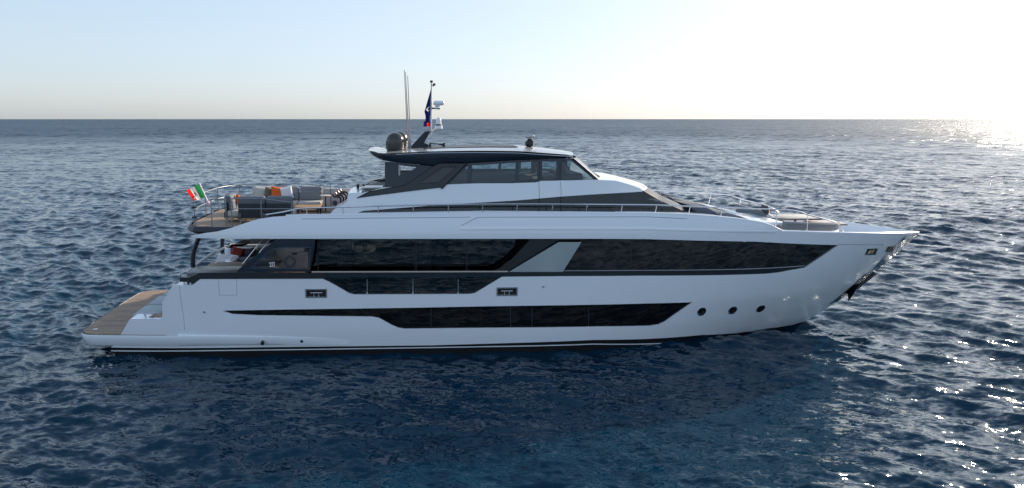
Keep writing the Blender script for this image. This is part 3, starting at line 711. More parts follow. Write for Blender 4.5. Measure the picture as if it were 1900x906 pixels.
# house interior (dark) and roof over it
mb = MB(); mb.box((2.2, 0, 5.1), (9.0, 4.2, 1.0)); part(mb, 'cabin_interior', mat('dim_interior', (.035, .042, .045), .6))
def bridge(top, B, name, m, par, bulge=.0, crown=.0, nseg=14, ext=0.):
    rows = []
    for x, z in top:
        b = B(x, z) - .005; r_ = []
        for j in range(nseg + 1):
            t = -1 + 2 * j / nseg; r_.append((x + bulge * (1 - t * t), b * t, z + crown * (1 - t * t)))
        rows.append(r_)
    mb = MB(); mb.grid(rows); o = part(mb, name, m, par); return o
rt = SP([(646, 358.5), (672, 358.5), (714, 348), (820, 343), (1000, 336), (1112, 334), (1143, 335.5), (1165, 341.5), (1187, 349), (1193.5, 353.6)], CB)
rt = [(x, z - .01) for x, z in rt]
rt2 = [p for p in dens(rt, .3, False) if p[0] > -1.6]
mb = MB(); rows = []
for x, z in rt2:
    k = sm(4.2, 7.3, x); b = CB(x, z)
    rows.append([(x + .55 * k * (1 - abs(t) ** 3.5), b * t, z + .05 * (1 - abs(t) ** 3)) for t in np.sin(np.linspace(-1, 1, 23) * math.pi / 2)])
mb.grid(rows); mb.grid([[(x, y, 4.6) for x, y, z in rows[0]], rows[0]]); part(mb, 'coachroof', white, house)
mb = MB(); mb.box((-2.1, 0, 5.0), (1.1, 4.5, .8), bev=.02); part(mb, 'aft_counter', white, house)
ws = dens(SP([(1194, 354.5), (1220, 370), (1253, 385), (1275, 395)], CB), .2, False)
mb = MB(); rows = []
for x, z in ws:
    b = CB(x, z); rows.append([(x + .55 * (1 - abs(t) ** 3.5), b * t, z + .03 * (1 - abs(t) ** 3)) for t in np.sin(np.linspace(-1, 1, 23) * math.pi / 2)])
mb.grid(rows); part(mb, 'windscreen', mat('smoked_windscreen', (.014, .022, .032), .3, spec=.25), house)
mb = MB(); mb.prism([S(611, 402, CB), S(617, 391.7, CB), S(632, 383, CB), S(644, 374, CB), S(646, 358.5, CB), (-2.4, 5.6), (-2.4, 4.5)], -2.35, -.9); mb.prism([S(644, 374, CB), S(646, 360.5, CB), (-2.0, 5.5), (-2.0, 4.5), S(640, 400, CB)], -.9, .2); part(mb, 'aft_cabinet', white, house, smooth=False)
# pale strokes modelled in place of a small reflection on the side window
mb = MB()
for px0, py0, px1, py1 in ((1083, 380, 1088, 372), (1088, 372, 1090, 382), (1090, 377, 1096, 376), (1096, 373, 1096, 382), (1081, 383, 1099, 383)):
    mb.tube([P(px0, py0, -2.15), P(px1, py1, -2.15)], .02, 6)
part(mb, 'reflection_strokes', fabl)
def wiper(pts, yv, par):
    mb = MB(); pp = [P(x, y, yv) for x, y in pts]; mb.tube(pp, .013, 6); return part(mb, 'wiper', blk, par)
for dx, yv in ((0, -1.7), (9, -.4), (18, .9)):
    wiper([(1199 + dx, 352.5 + dx * .1), (1217 + dx, 361 + dx * .1), (1235 + dx, 370 + dx * .1)], yv, house)
    wiper([(1219 + dx, 366), (1250 + dx, 380), (1272 + dx * .5, 392)], yv, house)

# --- pilothouse on top
base = SP([(661.5, 368), (686, 355.5), (713, 350.8), (748, 345.4), (774, 340), (820, 309), (866, 303.5), (1001, 296), (1062, 295), (1113, 337.5), (999, 338.6), (960, 339.8), (870, 344.2), (820, 351), (816.6, 348.4), (763.6, 354.6), (700, 362.5)], PB)
fin = SP([(661.5, 368), (686, 355.5), (713.8, 350.5), (748, 345.3), (755, 342), (803, 309), (815, 303), (866, 303), (820, 350.5), (816.6, 348.2), (763.6, 354.4), (700, 362.7)], PB)
finh = SP([(777, 340.5), (822, 310), (847, 310), (814, 338)], PB)
mb = MB(); shell(mb, fin, PB, .03, .08, [finh], .2); fn = part(mb, 'diagonal_fin', umber)
mb = MB(); shell(mb, SP([(774, 342.2), (821, 308.3), (850, 308.3), (815.5, 339.8)], PB), PB, .036, .012, [finh], .2); part(mb, 'groove_trim', blk, fn)
mb = MB(); shell(mb, finh, PB, -.02, .02, [], .2); part(mb, 'fin_window', mat('fin_glass_dark', (.012, .016, .02), .05, spec=.7), fn)
seam(SP([(662, 367.5), (686, 355), (713.8, 350), (748, 344.5), (755, 341.5), (803, 308.5), (815, 302.7), (865, 302.7)], PB), PB, fn, .035, .014, blk)
seam(SP([(867, 303), (819.5, 350.5)], PB), PB, fn, .035, .02, blk)
frame = SP([(820, 350.5), (868, 302), (960, 297), (1040, 294.5), (1063, 294), (1114, 337.3), (999, 338.6), (960, 339.8), (870, 344.2)], PB)
panes = [[(829, 346.5), (868, 308.5), (868, 342)], [(876, 306.8), (957, 302), (957, 336.8), (876, 340.5)], [(963, 301.8), (997.5, 299.8), (997.5, 334.6), (963, 336)], [(1006, 299.6), (1033.5, 298.8), (1033.5, 333.8), (1006, 334.5)], [(1043, 298.6), (1060, 298.2), (1105, 335), (1043, 334.2)]]
pn = [SP(q, PB) for q in panes]
mb = MB(); shell(mb, frame, PB, 0, .06, pn, .2); pf = part(mb, 'pilothouse_frame', navy)
for q in pn:
    mb = MB(); shell(mb, q, PB, -.025, .008, [], .3); part(mb, 'side_window', clear, pf)
for px in (1001.5, 1039): seam(SP([(px, 296.5), (px, 338)], PB), PB, pf, .0, .012, blk)
# aft screen of the pilothouse
scr = SP([(714, 300), (728, 301), (804, 309), (755, 342), (748, 345.3), (714, 350.4)], PB)
scrh = SP([(743, 307), (774, 311), (756, 320), (744, 323)], PB)
mb = MB(); shell(mb, scr, PB, .0, .03, [scrh], .2, (-1,)); part(mb, 'aft_side_screen', mat('petrol_gloss', (.009, .022, .034), .2), pf)
mb = MB(); mb.tube([P(741, 306, -2.2), P(741, 328, -2.2)], .035, 8); part(mb, 'screen_post', fabl, pf)
# pilothouse front screen
mb = MB(); rows = []
for x, z in dens(SP([(1063, 294.5), (1114, 338)], PB), .15, False):
    b = PB(x, z); rows.append([(x + .5 * (1 - t * t), b * t, z) for t in np.linspace(-1, 1, 15)])
mb.grid(rows); fs = part(mb, 'front_windscreen', glass('front_glass', (.45, .52, .56), 1.5), pf)
for sgn in (-1, 1):
    a, b = S(1063, 294.5, PB), S(1114, 338, PB); mb = MB(); mb.tube([(a[0], sgn * PB(*a), a[1]), (b[0], sgn * PB(*b), b[1])], .045, 8); part(mb, 'front_pillar', matnavy, pf)
for yv in (-1.2, .1, 1.2):
    mb = MB(); mb.tube([P(1090, 308 + 3, yv), P(1103, 322, yv), P(1122, 334, yv)], .02, 6); part(mb, 'wiper', blk, pf)
# inside: floor, low coaming, helm, seats
inn = [(-1.6, -2.0), (4.6, -1.95), (5.9, -1.6), (6.2, 0), (5.9, 1.6), (4.6, 1.95), (-1.6, 2.0)]
gg = mat('grey_green_lining', (.10, .12, .115), .7)
mb = MB(); rows = []
for x in np.linspace(-1.5, 5.5, 24):
    zf = lerp_tab(sorted((a_, b_) for a_, b_ in rt), x) + .075; yb_ = min(2.1, PB(x, 6) - .06); rows.append([(x, yb_ * t, zf) for t in np.linspace(-1, 1, 9)])
mb.grid(rows); part(mb, 'bridge_floor', gg, pf)
mb = MB(); mb.box((2.3, 1.98, 5.9), (5.4, .06, .40)); mb.box((2.4, 1.55, 5.9), (3.4, .7, .16), bev=.04); mb.box((2.4, 1.84, 5.98), (3.4, .16, .22), bev=.05); part(mb, 'bridge_settee', gg, pf)
mb = MB(); mb.box((5.2, 0, 6.0), (.6, 3.0, .34), bev=.06); hc = part(mb, 'helm_console', blk)
for yv in (-.6, .3): 
    mb = MB(); mb.box((5.02, yv, 6.28), (.05, .5, .32), Matrix.Rotation(R(-12), 3, 'Y')); part(mb, 'helm_screen', fabl, hc)
for yv in (-.7, .5):
    mb = MB(); mb.box((4.3, yv, 5.95), (.5, .5, .12), bev=.04); mb.box((4.08, yv, 6.2), (.12, .5, .5), bev=.04); mb.tube([(4.3, yv, 5.68), (4.3, yv, 5.92)], .05); part(mb, 'helm_seat', fabd, pf)
mb = MB(); mb.box((-.2, 1.7, 5.85), (1.8, .5, .45), bev=.04); part(mb, 'bridge_bar', greycon, pf)

# --- hardtop: lofted across
lo = [(683, 283), (691, 290.5), (709, 298), (728, 300.8), (760, 304.3), (804, 308.6), (816, 303.5), (866, 303), (960, 297), (1032, 294.8), (1063, 294.3)]
hi = [(683, 282), (691, 281.5), (700, 284.5), (716, 286), (799, 282.5), (880, 281.6), (960, 282.6), (1032, 287.5), (1055, 289), (1064, 290.5)]
loz = [tuple(P(x, y, -2.25))[0::2] for x, y in lo]; hiz = [tuple(P(x, y, -2.3))[0::2] for x, y in hi]
cr = [tuple(P(x, y, 0))[0::2] for x, y in [(685, 280.5), (693, 279), (716, 278), (760, 275), (825, 271.5), (900, 269.8), (955, 270), (995, 274.5), (1032, 280), (1054, 285), (1064, 289)]]
def tabx(tab, x):
    return lerp_tab(sorted(tab), x)
hx0, hx1 = -2.1, 4.96
def plan(x):        # half breadth of the hardtop
    b = 2.3
    if x < -1.5: b -= .5 * ((-1.5 - x) / .6) ** 2
    if x > 3.6: b -= .30 * ((x - 3.6) / 1.4) ** 2
    return b
XS = np.linspace(hx0, hx1, 48)
def fx(x, t): return x + (.36 * (1 - t * t) * sm(2.5, 5, x)) - (.12 * (1 - t * t) * (1 - sm(-2.1, -.5, x)))
T = list(np.linspace(-1, 1, 25))
mb = MB(); rows = []
for x in XS:
    b = plan(x); zh = tabx(hiz, x); zc = max(tabx(cr, min(x, 5.4)), zh + .005) + .0
    rows.append([(fx(x, t), b * (1.0 if abs(t) == 1 else t), zh - (.0) + (zc - zh) * (1 - abs(t) ** 2.6)) for t in T])
mb.grid(rows); top_rows = rows; roof = part(mb, 'hardtop', mat('pearl_white_roof', (.34, .35, .37), .2, coat=.3))
mb = MB(); rows = []
for x in XS:
    b = plan(x); zh = tabx(hiz, x); zl = min(tabx(loz, x), zh - .01)
    rows.append([(fx(x, 1), -b - .004, zh - .0), (fx(x, 1), -b - .012, zh - (zh - zl) * .35), (fx(x, 1), -b + .03, zl + .04), (fx(x, 1), -b + .10, zl), (fx(x, .5), -b * .5, zl + .02), (fx(x, 0), 0, zl + .03), (fx(x, .5), b * .5, zl + .02),
                 (fx(x, 1), b - .10, zl), (fx(x, 1), b - .03, zl + .04), (fx(x, 1), b + .012, zh - (zh - zl) * .35), (fx(x, 1), b + .004, zh)])
mb.grid(rows)
for rr_ in (rows[0], rows[-1]):
    n_ = len(rr_); mb.add(rr_, [tuple(range(n_))])
part(mb, 'hardtop_side', navy, roof, ang=.7)
mb = MB()
for k in range(2):
    mb.tube([(x, -plan(x) - .006, tabx(hiz, x) - .035 - .0 * k) for x in XS[6:]], .014, 6)
part(mb, 'roof_stripe', steel, roof)
mb = MB(); mb.tube([(x, -plan(x) - .008, tabx(loz, x) * .45 + tabx(hiz, x) * .55 - .03) for x in XS[10:-4]], .010, 6); part(mb, 'panel_seam', blk, roof)
# raised sunroof panel
mb = MB(); rows = []
for x in np.linspace(-.2, 3.2, 12):
    zc = tabx(cr, x) + .012; rows.append([(x, y, zc - .02 * (abs(y) / 1.3) ** 2) for y in np.linspace(-1.2, 1.2, 7)])
mb.grid(rows); part(mb, 'sunroof', blk, roof)

# --- domes, mast, aerials, horn, searchlight
def roofz(x): return tabx(cr, x) - .02
for yv, px in ((-1.05, 733), (.75, 741)):
    p = P(px, 280, yv); r_ = .335; z0 = tabx(hiz, p.x) + .03
    prof = [(r_ * .8, 0), (r_ * .93, .03), (r_ * .93, .07), (r_, .09), (r_, .34)] + [(r_ * math.cos(a), .34 + r_ * 1.0 * math.sin(a)) for a in np.linspace(.12, 1.52, 12)] + [(.004, .34 + r_)]
    mb = MB(); mb.lathe((p.x, yv, z0), prof, 36); dm = part(mb, 'satellite_dome', domem)
    mb = MB(); mb.lathe((p.x, yv, z0 + .085), [(r_ + .002, 0), (r_ + .006, .012), (r_ + .002, .025)], 36); part(mb, 'dome_seam', blk, dm)
    mb = MB(); mb.box((p.x + r_ * .86, yv - r_ * .5, z0 + .36), (.06, .03, .10)); part(mb, 'dome_vent', blk, dm)
for sgn in (-.2, .2):
    mb = MB(); mb.prism([tuple(P(x, y, sgn))[0::2] for x, y in ((755, 280), (786.5, 246), (792, 243.5), (799, 243.5), (787, 265), (795, 268.5), (795, 276), (770, 280))], sgn - .05, sgn + .05); mast = part(mb, 'mast_fin', matnavy)
mb = MB(); mb.tube([P(799.5, 250, 0), P(800.5, 152, 0)], .028, 8, radii=[.035, .022]); pole = part(mb, 'mast_pole', offwhite)
for px, py in ((800.5, 151.5), (805.5, 157)):
    p = P(px, py, 0); mb = MB(); mb.box(p, (.10, .08, .08), bev=.01); part(mb, 'navigation_light', blk, pole)
mb = MB(); mb.tube([P(801, 159, 0), P(805.5, 160.5, 0)], .015, 6); mb.tube([P(801, 201, 0), P(816.5, 202, 0)], .03, 6); part(mb, 'bracket', blk, pole)
p = P(812, 201.5, 0); p2 = P(814, 191.5, 0)
mb = MB(); mb.lathe(p, [(.14, 0), (.14, .02), (.10, .05), (.09, .14), (.12, .17)], 16); rd = part(mb, 'radar_pedestal', white)
mb = MB(); mb.box((p2.x, 0, p2.z), (.40, .34, .17), bev=.07, seg=4); part(mb, 'radar_scanner', white, rd)
p = P(814, 239, 0); mb = MB(); mb.lathe(p, [(.145, 0), (.14, .10), (.125, .12), (.10, .16), (.10, .17), (.095, .30), (.07, .38), (.03, .42), (.005, .425)], 20); gp = part(mb, 'camera_dome', white)
mb = MB(); mb.lathe((p.x, 0, p.z + .11), [(.128, 0), (.13, .02), (.12, .05), (.10, .055)], 20); part(mb, 'camera_lens_band', blk, gp)
mb = MB(); mb.tube([P(809, 239, 0), P(805, 240, 0), P(789, 264, 0)], .022, 6); part(mb, 'camera_arm', steel, gp)
for a_, b_, yv in (((757.6, 281), (750.2, 130), -.45), ((760, 281), (752.3, 134), -.2), ((762.2, 281), (756.5, 141), -.35)):
    mb = MB(); A_, B_ = P(*a_, yv), P(*b_, yv); mb.tube([A_, A_.lerp(B_, .12), B_], .02, 6, radii=[.026, .022, .012]); part(mb, 'whip_antenna', mat('antenna_grey', (.35, .33, .33), .4))
for yv in (-.3,):
    a, b = P(798, 275, yv), P(798, 266, yv); mb = MB(); mb.tube([a, b], .045, 10); mb.tube([b, P(812, 267.5, yv), P(820, 268.5, yv), P(825.5, 268.8, yv)], .03, 10, radii=[.02, .02, .035, .085]); part(mb, 'horn', blk, roof)
p = P(982.5, 275.5, -.5); mb = MB(); mb.lathe(p, [(.09, 0), (.07, .05), (.14, .08), (.175, .16), (.16, .25), (.09, .30), (.07, .36)], 20); sl = part(mb, 'thermal_camera', blk)
q = P(984, 254, -.5); mb = MB(); mb.box(q + Vector((-.03, 0, .01)), (.34, .22, .12), bev=.05, seg=3); mb.lathe(q + Vector((.12, 0, -.02)), [(.07, 0), (.08, .05), (.08, .14)], 14, Matrix.Rotation(R(90), 3, 'Y')); part(mb, 'camera_head', dsteel, sl)

# --- fore deck
def deckrow(x, z, k=.05, n=15): 
    b = HB(x, z) - k; return [(x, b * t, z) for t in np.linspace(-1, 1, n)]
mb = MB(); rows = []
for px, py in dens([(1150, 396), (1275, 399), (1330, 403), (1385, 409), (1415, 414), (1430, 419), (1441, 424)], 12, False):
    x, z = S(px, py, HB); rows.append(deckrow(x, z - .01))
x, z = S(1443, 426, HB); rows.append(deckrow(x + .02, z - .5))
mb.grid(rows); fd = part(mb, 'foredeck', white)
rows = [deckrow(x, lerp_tab(SHE, x) - .32, .06) for x in np.linspace(11.0, 18.6, 20)]
mb = MB(); mb.grid(rows); part(mb, 'bow_deck', offwhite, fd)
# lounge pads behind the windscreen
mb = MB()
def pad(pts, y0, y1, name, m, par=fd, bevel=.05):
    q = [tuple(P(x, y, (y0 + y1) / 2))[0::2] for x, y in pts]
    bm = bmesh.new(); v0 = [bm.verts.new((x, y0, z)) for x, z in q]; v1 = [bm.verts.new((x, y1, z)) for x, z in q]; n = len(q)
    bm.faces.new(v0); bm.faces.new(v1[::-1])
    for i in range(n): bm.faces.new((v0[i], v1[i], v1[(i + 1) % n], v0[(i + 1) % n]))
    bmesh.ops.recalc_face_normals(bm, faces=bm.faces)
    bmesh.ops.bevel(bm, geom=list(bm.edges), offset=bevel, segments=3, profile=.5, affect='EDGES', clamp_overlap=True)
    bm.verts.index_update(); m_ = MB(); m_.add([v.co.copy() for v in bm.verts], [[v.index for v in f.verts] for f in bm.faces]); bm.free()
    return part(m_, name, m, par)
fabn = mat('navy_grey_fabric', (.07, .09, .12), .9, noise=.1, nscale=30, bump=.2)
pad([(1244, 370), (1252, 368), (1303, 379), (1320, 384), (1340, 394), (1262, 392)], -.2, 1.9, 'sunpad', fabn)
pad([(1262, 376), (1290, 378), (1312, 389), (1330, 402), (1300, 400), (1275, 390)], -2.0, -.4, 'sunpad', fabn, bevel=.04)
pad([(1307, 390), (1330, 389), (1352, 395), (1374, 403), (1345, 405), (1325, 404)], -2.1, -.3, 'sunpad', fabb, bevel=.04)
pad([(1300, 379), (1325, 383), (1395, 401), (1395, 406), (1330, 397)], .3, 2.0, 'sunpad_base', white, bevel=.03)
pad([(1376, 403), (1424, 404), (1424, 409), (1376, 407)], -1.9, .6, 'step', white, bevel=.01)
pad([(1388, 390), (1400, 387), (1421, 404), (1430, 416), (1400, 405)], .0, 2.0, 'lounge_side', white, bevel=.04)

# --- railings
def railing(tops, bases, yoff, mid=None, name='side_railing', sides=(-1,), B=HB, r=.022, smoothit=True):
    for sgn in sides:
        pts = []
        for (px, py) in tops:
            x, z = S(px, py, B); pts.append(Vector((x, sgn * (B(x, min(z, 4.9)) - yoff), z)))
        mb = MB(); mb.tube(catmull(pts, 4) if smoothit else pts, r, 8); rl = part(mb, name, steel)
        for (px, py), (bx, by) in bases:
            a = S(px, py, B); b = S(bx, by, B)
            mb = MB(); mb.tube([(a[0], sgn * (B(a[0], min(a[1], 4.9)) - yoff), a[1]), (b[0], sgn * (B(b[0], min(b[1], 4.9)) - yoff), b[1] - .04)], .018, 6); part(mb, 'stanchion', steel, rl)
railing([(492, 400), (515, 396), (537, 391.5), (548, 388.5), (568, 387), (636, 385), (702, 383), (767, 381.5), (832, 380), (896, 379), (960, 378.8), (1026, 379), (1090, 379.8), (1155, 380.3), (1219, 381), (1282, 383.5), (1342, 386), (1446, 390), (1483, 393), (1504, 400), (1535, 408), (1556, 415), (1567, 423), (1571, 432)],
        [((568, 387), (568.5, 401)), ((636, 385), (636.5, 400)), ((702, 383), (702, 399)), ((767, 381.5), (767, 398.5)), ((832, 380), (832, 398)), ((896, 379), (896, 397)), ((960, 379), (960, 397)), ((1026, 379), (1025.5, 396.5)), ((1090, 380), (1089.5, 396)),
         ((1155, 380), (1154, 396)), ((1219, 381), (1218, 397)), ((1282, 383.5), (1280.5, 400)), ((1342, 386), (1340.5, 404.5)), ((1446, 390), (1444, 425.5)), ((1504, 400), (1502, 428))], .16, sides=(-1, 1))
# aft deck railing of posts and two rails
satin = mat('satin_steel', (.26, .28, .30), .5, metal=.7)
def rail_yz(pts, r=.02, name='aft_railing', par=None):
    mb = MB(); mb.tube(pts, r, 8); return part(mb, name, satin, par)
zt_, zm_ = 5.42, 5.1
nearp = [(-8.1, -2.35), (-7.45, -2.6), (-6.95, -2.66), (-6.75, -2.7), (-5.75, -2.72), (-4.72, -2.75)]
r1 = rail_yz([(x, y, zt_) for x, y in nearp[1:3]]); r2 = rail_yz([(x, y, zt_ + .03) for x, y in nearp[3:5]] + [(-4.72, -2.75, 5.32)]); rail_yz([(x, y, zm_) for x, y in nearp[3:6]], .016, 'mid_rail', r2); rail_yz([(x, y, zm_) for x, y in nearp[1:3]], .016, 'mid_rail', r1)
for x, y in nearp:
    mb = MB(); mb.tube([(x, y, 4.5), (x, y, 5.34 if x > -5 else zt_)], .02, 6); part(mb, 'stanchion', satin, r1 if x < -6.9 else r2)
farp = [(-7.75, 0.2), (-7.6, 1.6), (-7.2, 2.5), (-6.4, 2.75), (-5.2, 2.78), (-4.0, 2.8)]
r3 = rail_yz(catmull([(-8.1, -2.35, 5.42), (-8.28, -1.2, 5.42), (-8.3, 0.4, 5.42), (-8.2, 1.6, 5.42), (-7.7, 2.5, 5.42), (-6.9, 2.75, 5.42), (-5.2, 2.78, 5.42), (-4.0, 2.8, 5.3)], 5), .016)
rail_yz(catmull([(-8.1, -2.35, 5.0), (-8.28, -1.2, 5.0), (-8.3, 0.4, 5.0), (-8.2, 1.6, 5.0), (-7.7, 2.5, 5.0), (-6.9, 2.75, 5.0), (-5.2, 2.78, 5.0), (-4.0, 2.8, 5.0)], 5), .014, 'mid_rail', r3)
for x, y in ((-8.3, -.3), (-8.25, 1.2), (-7.7, 2.5), (-6.2, 2.77), (-4.0, 2.8)):
    mb = MB(); mb.tube([(x, y, 4.5), (x, y, 5.42)], .02, 6); part(mb, 'stanchion', satin, r3)
for zz in (4.78, 5.12):
    mb = MB(); mb.box((-8.1, -2.35, zz), (.16, .1, .05)); part(mb, 'rail_bracket', blk, r1)
# far side of the upper deck: pale bulwark and stair rails
mb = MB(); mb.box((-2.9, 2.86, 4.86), (3.6, .1, .72)); fbw = part(mb, 'deck_bulwark', mat('pale_pink_grey', (.62, .55, .54), .5)); 
c = P(621.5, 376.5, 2.78); mb = MB(); mb.lathe((c.x, 2.8, c.z), [(.10, 0), (.10, .03), (.07, .035), (.06, .02), (.03, .02), (.025, .05)], 18, Matrix.Rotation(R(90), 3, 'X')); part(mb, 'speaker', greycon, fbw)
for i, (px, yv) in enumerate(((617, -.2), (622, .2), (627, .6), (631, 1.0))):
    k = i * 3.3; pp = [P(px - 0, 360.5 - k * .9, yv), P(px + 3, 365 - k * .9, yv), P(px + 11, 365.8 - k * .9, yv), P(px + 15, 369 - k * .7, yv), P(px + 15, 382 - k, yv)]
    mb = MB(); mb.tube(catmull(pp, 4), .035, 8); part(mb, 'stair_rail', mat('dark_bronze', (.05, .032, .03), .3, metal=.6))
# grill station behind the dark glass
mb = MB(); a = P(690, 350, -1.2); mb.box((a.x, -1.2, a.z - .22), (.9, .8, .4)); gr = part(mb, 'grill_cabinet', offwhite)
mb = MB(); mb.box((P(691, 347.5, -1.2).x, -1.2, P(691, 347.5, -1.2).z), (.75, .8, .05)); part(mb, 'worktop', dsteel, gr)
for px in (664, 674.5):
    mb = MB(); mb.tube([P(px, 358, -.8), P(px, 342, -.8)], .05, 8); part(mb, 'bottle_rack', mat('dark_bronze', (.05, .03, .03), .3), gr)
mb = MB(); mb.prism([tuple(P(x, y, 1.9))[0::2] for x, y in ((687, 343.5), (699, 337), (714, 331), (730, 331), (730, 340), (700, 342.5))], 1.85, 1.95); part(mb, 'far_fin', umber)

# ------------------------------------------------------------------ things standing on the yacht
def cush(name, c, size, m, rx, ry, rz, label, cat='cushion', group=None):
    r_ = root(name, c, label, cat, group); mbb = MB(); n = 12; V = []
    w_, t_, h_ = size
    for sgn in (1, -1):
        rows = []
        for i in range(n + 1):
            rr_ = []
            for j in range(n + 1):
                u = -1 + 2 * i / n; v = -1 + 2 * j / n
                pin = 1 - .10 * (1 - abs(u) ** 2) * abs(v) ** 3 ; pin2 = 1 - .10 * (1 - abs(v) ** 2) * abs(u) ** 3
                th = t_ / 2 * ((1 - u ** 4) * (1 - v ** 4)) ** .55
                rr_.append((u * w_ / 2 * pin2, sgn * th, v * h_ / 2 * pin))
            rows.append(rr_)
        mbb.grid(rows)
    o = mbb.make('cover', m, r_); o.rotation_euler = (rx, ry, rz); 
    return r_
def sofa_module(x, y, wd, facing, label, back_m, seat=True, h=.72, light_end=True, group='sofa modules on the aft deck'):
    """facing: +1 the seat opens towards port, -1 towards starboard, 0 towards the bow."""
    r_ = root('sofa_module', (x, y, 4.5), label, 'sofa', group)
    rot = {1: 0, -1: math.pi, 0: -math.pi / 2}[facing]; M = Matrix.Rotation(rot, 4, 'Z')
    def pb(mbx, name, m, parent=r_):
        mbx.v = [tuple(M @ Vector(p)) for p in mbx.v]; return mbx.make(name, m, parent)
    b = MB(); b.box((0, .30, .16), (wd * .96, .82, .06), bev=.01); pb(b, 'frame', teakm)
    for sx_ in (-1, 1):
        for yy in (-.02, .62): b = MB(); b.box((sx_ * wd * .42, yy, .065), (.06, .06, .13)); pb(b, 'leg', dsteel)
    b = MB(); b.box((0, .36, .30), (wd * .97, .74, .22), bev=.05, seg=3); pb(b, 'seat_cushion', fabl if light_end else fabric)
    b = MB(); b.box((0, -.04, .46), (wd * .97, .10, .56), bev=.03); pb(b, 'backrest', fabd)
    b = MB(); b.box((0, .02, .80), (wd * .96, .26, .30), bev=.09, seg=4); b.box((0, .12, .60), (wd * .96, .18, .40), bev=.08, seg=3); pb(b, 'back_cushion', back_m)
    for sx_ in (-1, 1):
        b = MB(); b.box((sx_ * (wd * .485 - .04), -.105, .26), (.12, .025, .20), bev=.01); pb(b, 'corner_bracket', greycon)
    return r_
sofa_module(-6.22, -1.95, .98, 1, 'aft grey sofa module with its dark back to the railing, nearer the flag', fabb)
sofa_module(-5.27, -1.95, .94, 1, 'forward grey sofa module with its dark back to the railing, nearer the steps', fabb)
sofa_module(-7.15, -1.25, .95, 0, 'grey sofa module turned sideways at the stern end of the seating', fabb)
sofa_module(-5.55, 1.55, .92, -1, 'far grey sofa module beside the scatter cushions, facing the camera', fabric)
sofa_module(-4.62, 1.55, .92, -1, 'far grey sofa module at the forward end, facing the camera', fabric)
sofa_module(-6.50, 1.55, .92, -1, 'far grey sofa module behind the row of scatter cushions', fabl)
cz = 5.23
cush('scatter_cushion', (-6.55, 1.10, cz), (.52, .24, .50), fabl, R(-12), R(8), R(18), 'beige cushion leftmost in the row on the far sofa', group=None)
cush('scatter_cushion', (-6.20, 1.10, cz), (.44, .20, .44), fabg, R(-12), R(16), R(38), 'olive cushion between the beige and the orange one')
cush('scatter_cushion', (-5.90, 1.08, cz), (.52, .24, .52), fabo, R(-10), R(10), R(25), 'bright orange cushion in the row on the far sofa')
cush('scatter_cushion', (-5.54, 1.10, cz), (.50, .24, .50), fabw, R(-12), R(-10), R(12), 'white cushion beside the orange one on the far sofa')
cush('scatter_cushion', (-6.85, -1.1, 5.22), (.38, .18, .34), fabo, R(-20), R(25), R(70), 'small rust orange cushion against the stern sofa module')
cush('scatter_cushion', (-6.98, -.7, 5.24), (.38, .18, .34), fabd, R(-20), R(10), R(70), 'black cushion against the stern sofa module')
cush('scatter_cushion', (-7.85, 2.35, 2.66), (.5, .2, .36), fabr, R(-15), R(15), R(5), 'dark red cushion on the sheltered cockpit sofa')
cush('scatter_cushion', (-7.35, 2.35, 2.64), (.45, .2, .34), fabd, R(-20), R(-8), R(-5), 'charcoal cushion on the sheltered cockpit sofa')
# low wooden table and a slim chair
ct = root('coffee_table', (-4.55, -.1, 4.5), 'low wooden table catching the sun beside the sofas', 'table')
MB().box((0, 0, .34), (.95, .8, .05), bev=.01).make('tabletop', mat('honey_wood', (.42, .24, .10), .4, noise=.2, nscale=8), ct)
for sx_ in (-1, 1):
    for sy_ in (-1, 1): MB().box((sx_ * .42, sy_ * .35, .16), (.05, .05, .32)).make('leg', blk, ct)
ch = root('side_table', (-4.0, .9, 4.5), 'tall slim dark table with a pale top at the forward end of the sofas', 'table')
MB().lathe((0, 0, .62), [(.20, 0), (.22, .01), (.22, .03), (.20, .04)], 20).make('tabletop', fabl, ch)
MB().tube([(0, 0, .02), (0, 0, .62)], .025).make('stem', blk, ch); MB().lathe((0, 0, 0), [(.18, 0), (.18, .02), (.03, .03)], 20).make('base', blk, ch)
# foredeck lounge
def fl_sofa():
    r_ = root('bow_sofa', (13.6, 0, 3.9), 'long curved grey sofa with white base beside the bow railing', 'sofa')
    o = Vector((13.6, 0, 3.9))
    def crv(y, k): return y
    for nm, m, off, w_, z0, z1 in (('base', white, .0, .75, -.2, .04), ('seat_cushion', fabric, .04, .66, .04, .16), ('backrest', fabb, -.02, .20, .10, .33)):
        rows = []
        for t in np.linspace(0, 1, 22):
            x = 12.55 + 2.75 * t; yo = -(HB(x, 4.0) - .42) + off + (.5 * t ** 5)
            z = lerp_tab(SHE, x) - .05; y1 = yo + w_
            cs = [(yo, z + z0), (yo - .01, z + z1 - .05), (yo + .05, z + z1), (y1 - .05, z + z1), (y1, z + z1 - .05), (y1, z + z0)]
            rows.append([Vector((x, yy, zz)) - o for yy, zz in cs])
        mbb = MB(); mbb.grid(rows, True); mbb.add(rows[0], [tuple(range(6))]); mbb.add(rows[-1], [tuple(range(6))]); mbb.make(nm, m, r_)
fl_sofa()
fs2 = root('bow_sofa', (13.2, 1.0, 4.0), 'straight grey backed sofa with dark cushions, aft of the bow tables', 'sofa')
o_ = Vector((13.2, 1.0, 4.0)); a, b = P(1417, 389, .6), P(1447, 402, .6)
MB().box((.12, -.2, .22), (.75, 2.2, .24), bev=.06, seg=3).make('seat_cushion', fabric, fs2)
MB().box((-.28, -.2, .40), (.2, 2.2, .40), bev=.07, seg=3).make('backrest', fabb, fs2)
MB().box((.1, -.2, .04), (.9, 2.2, .2)).make('base', white, fs2)
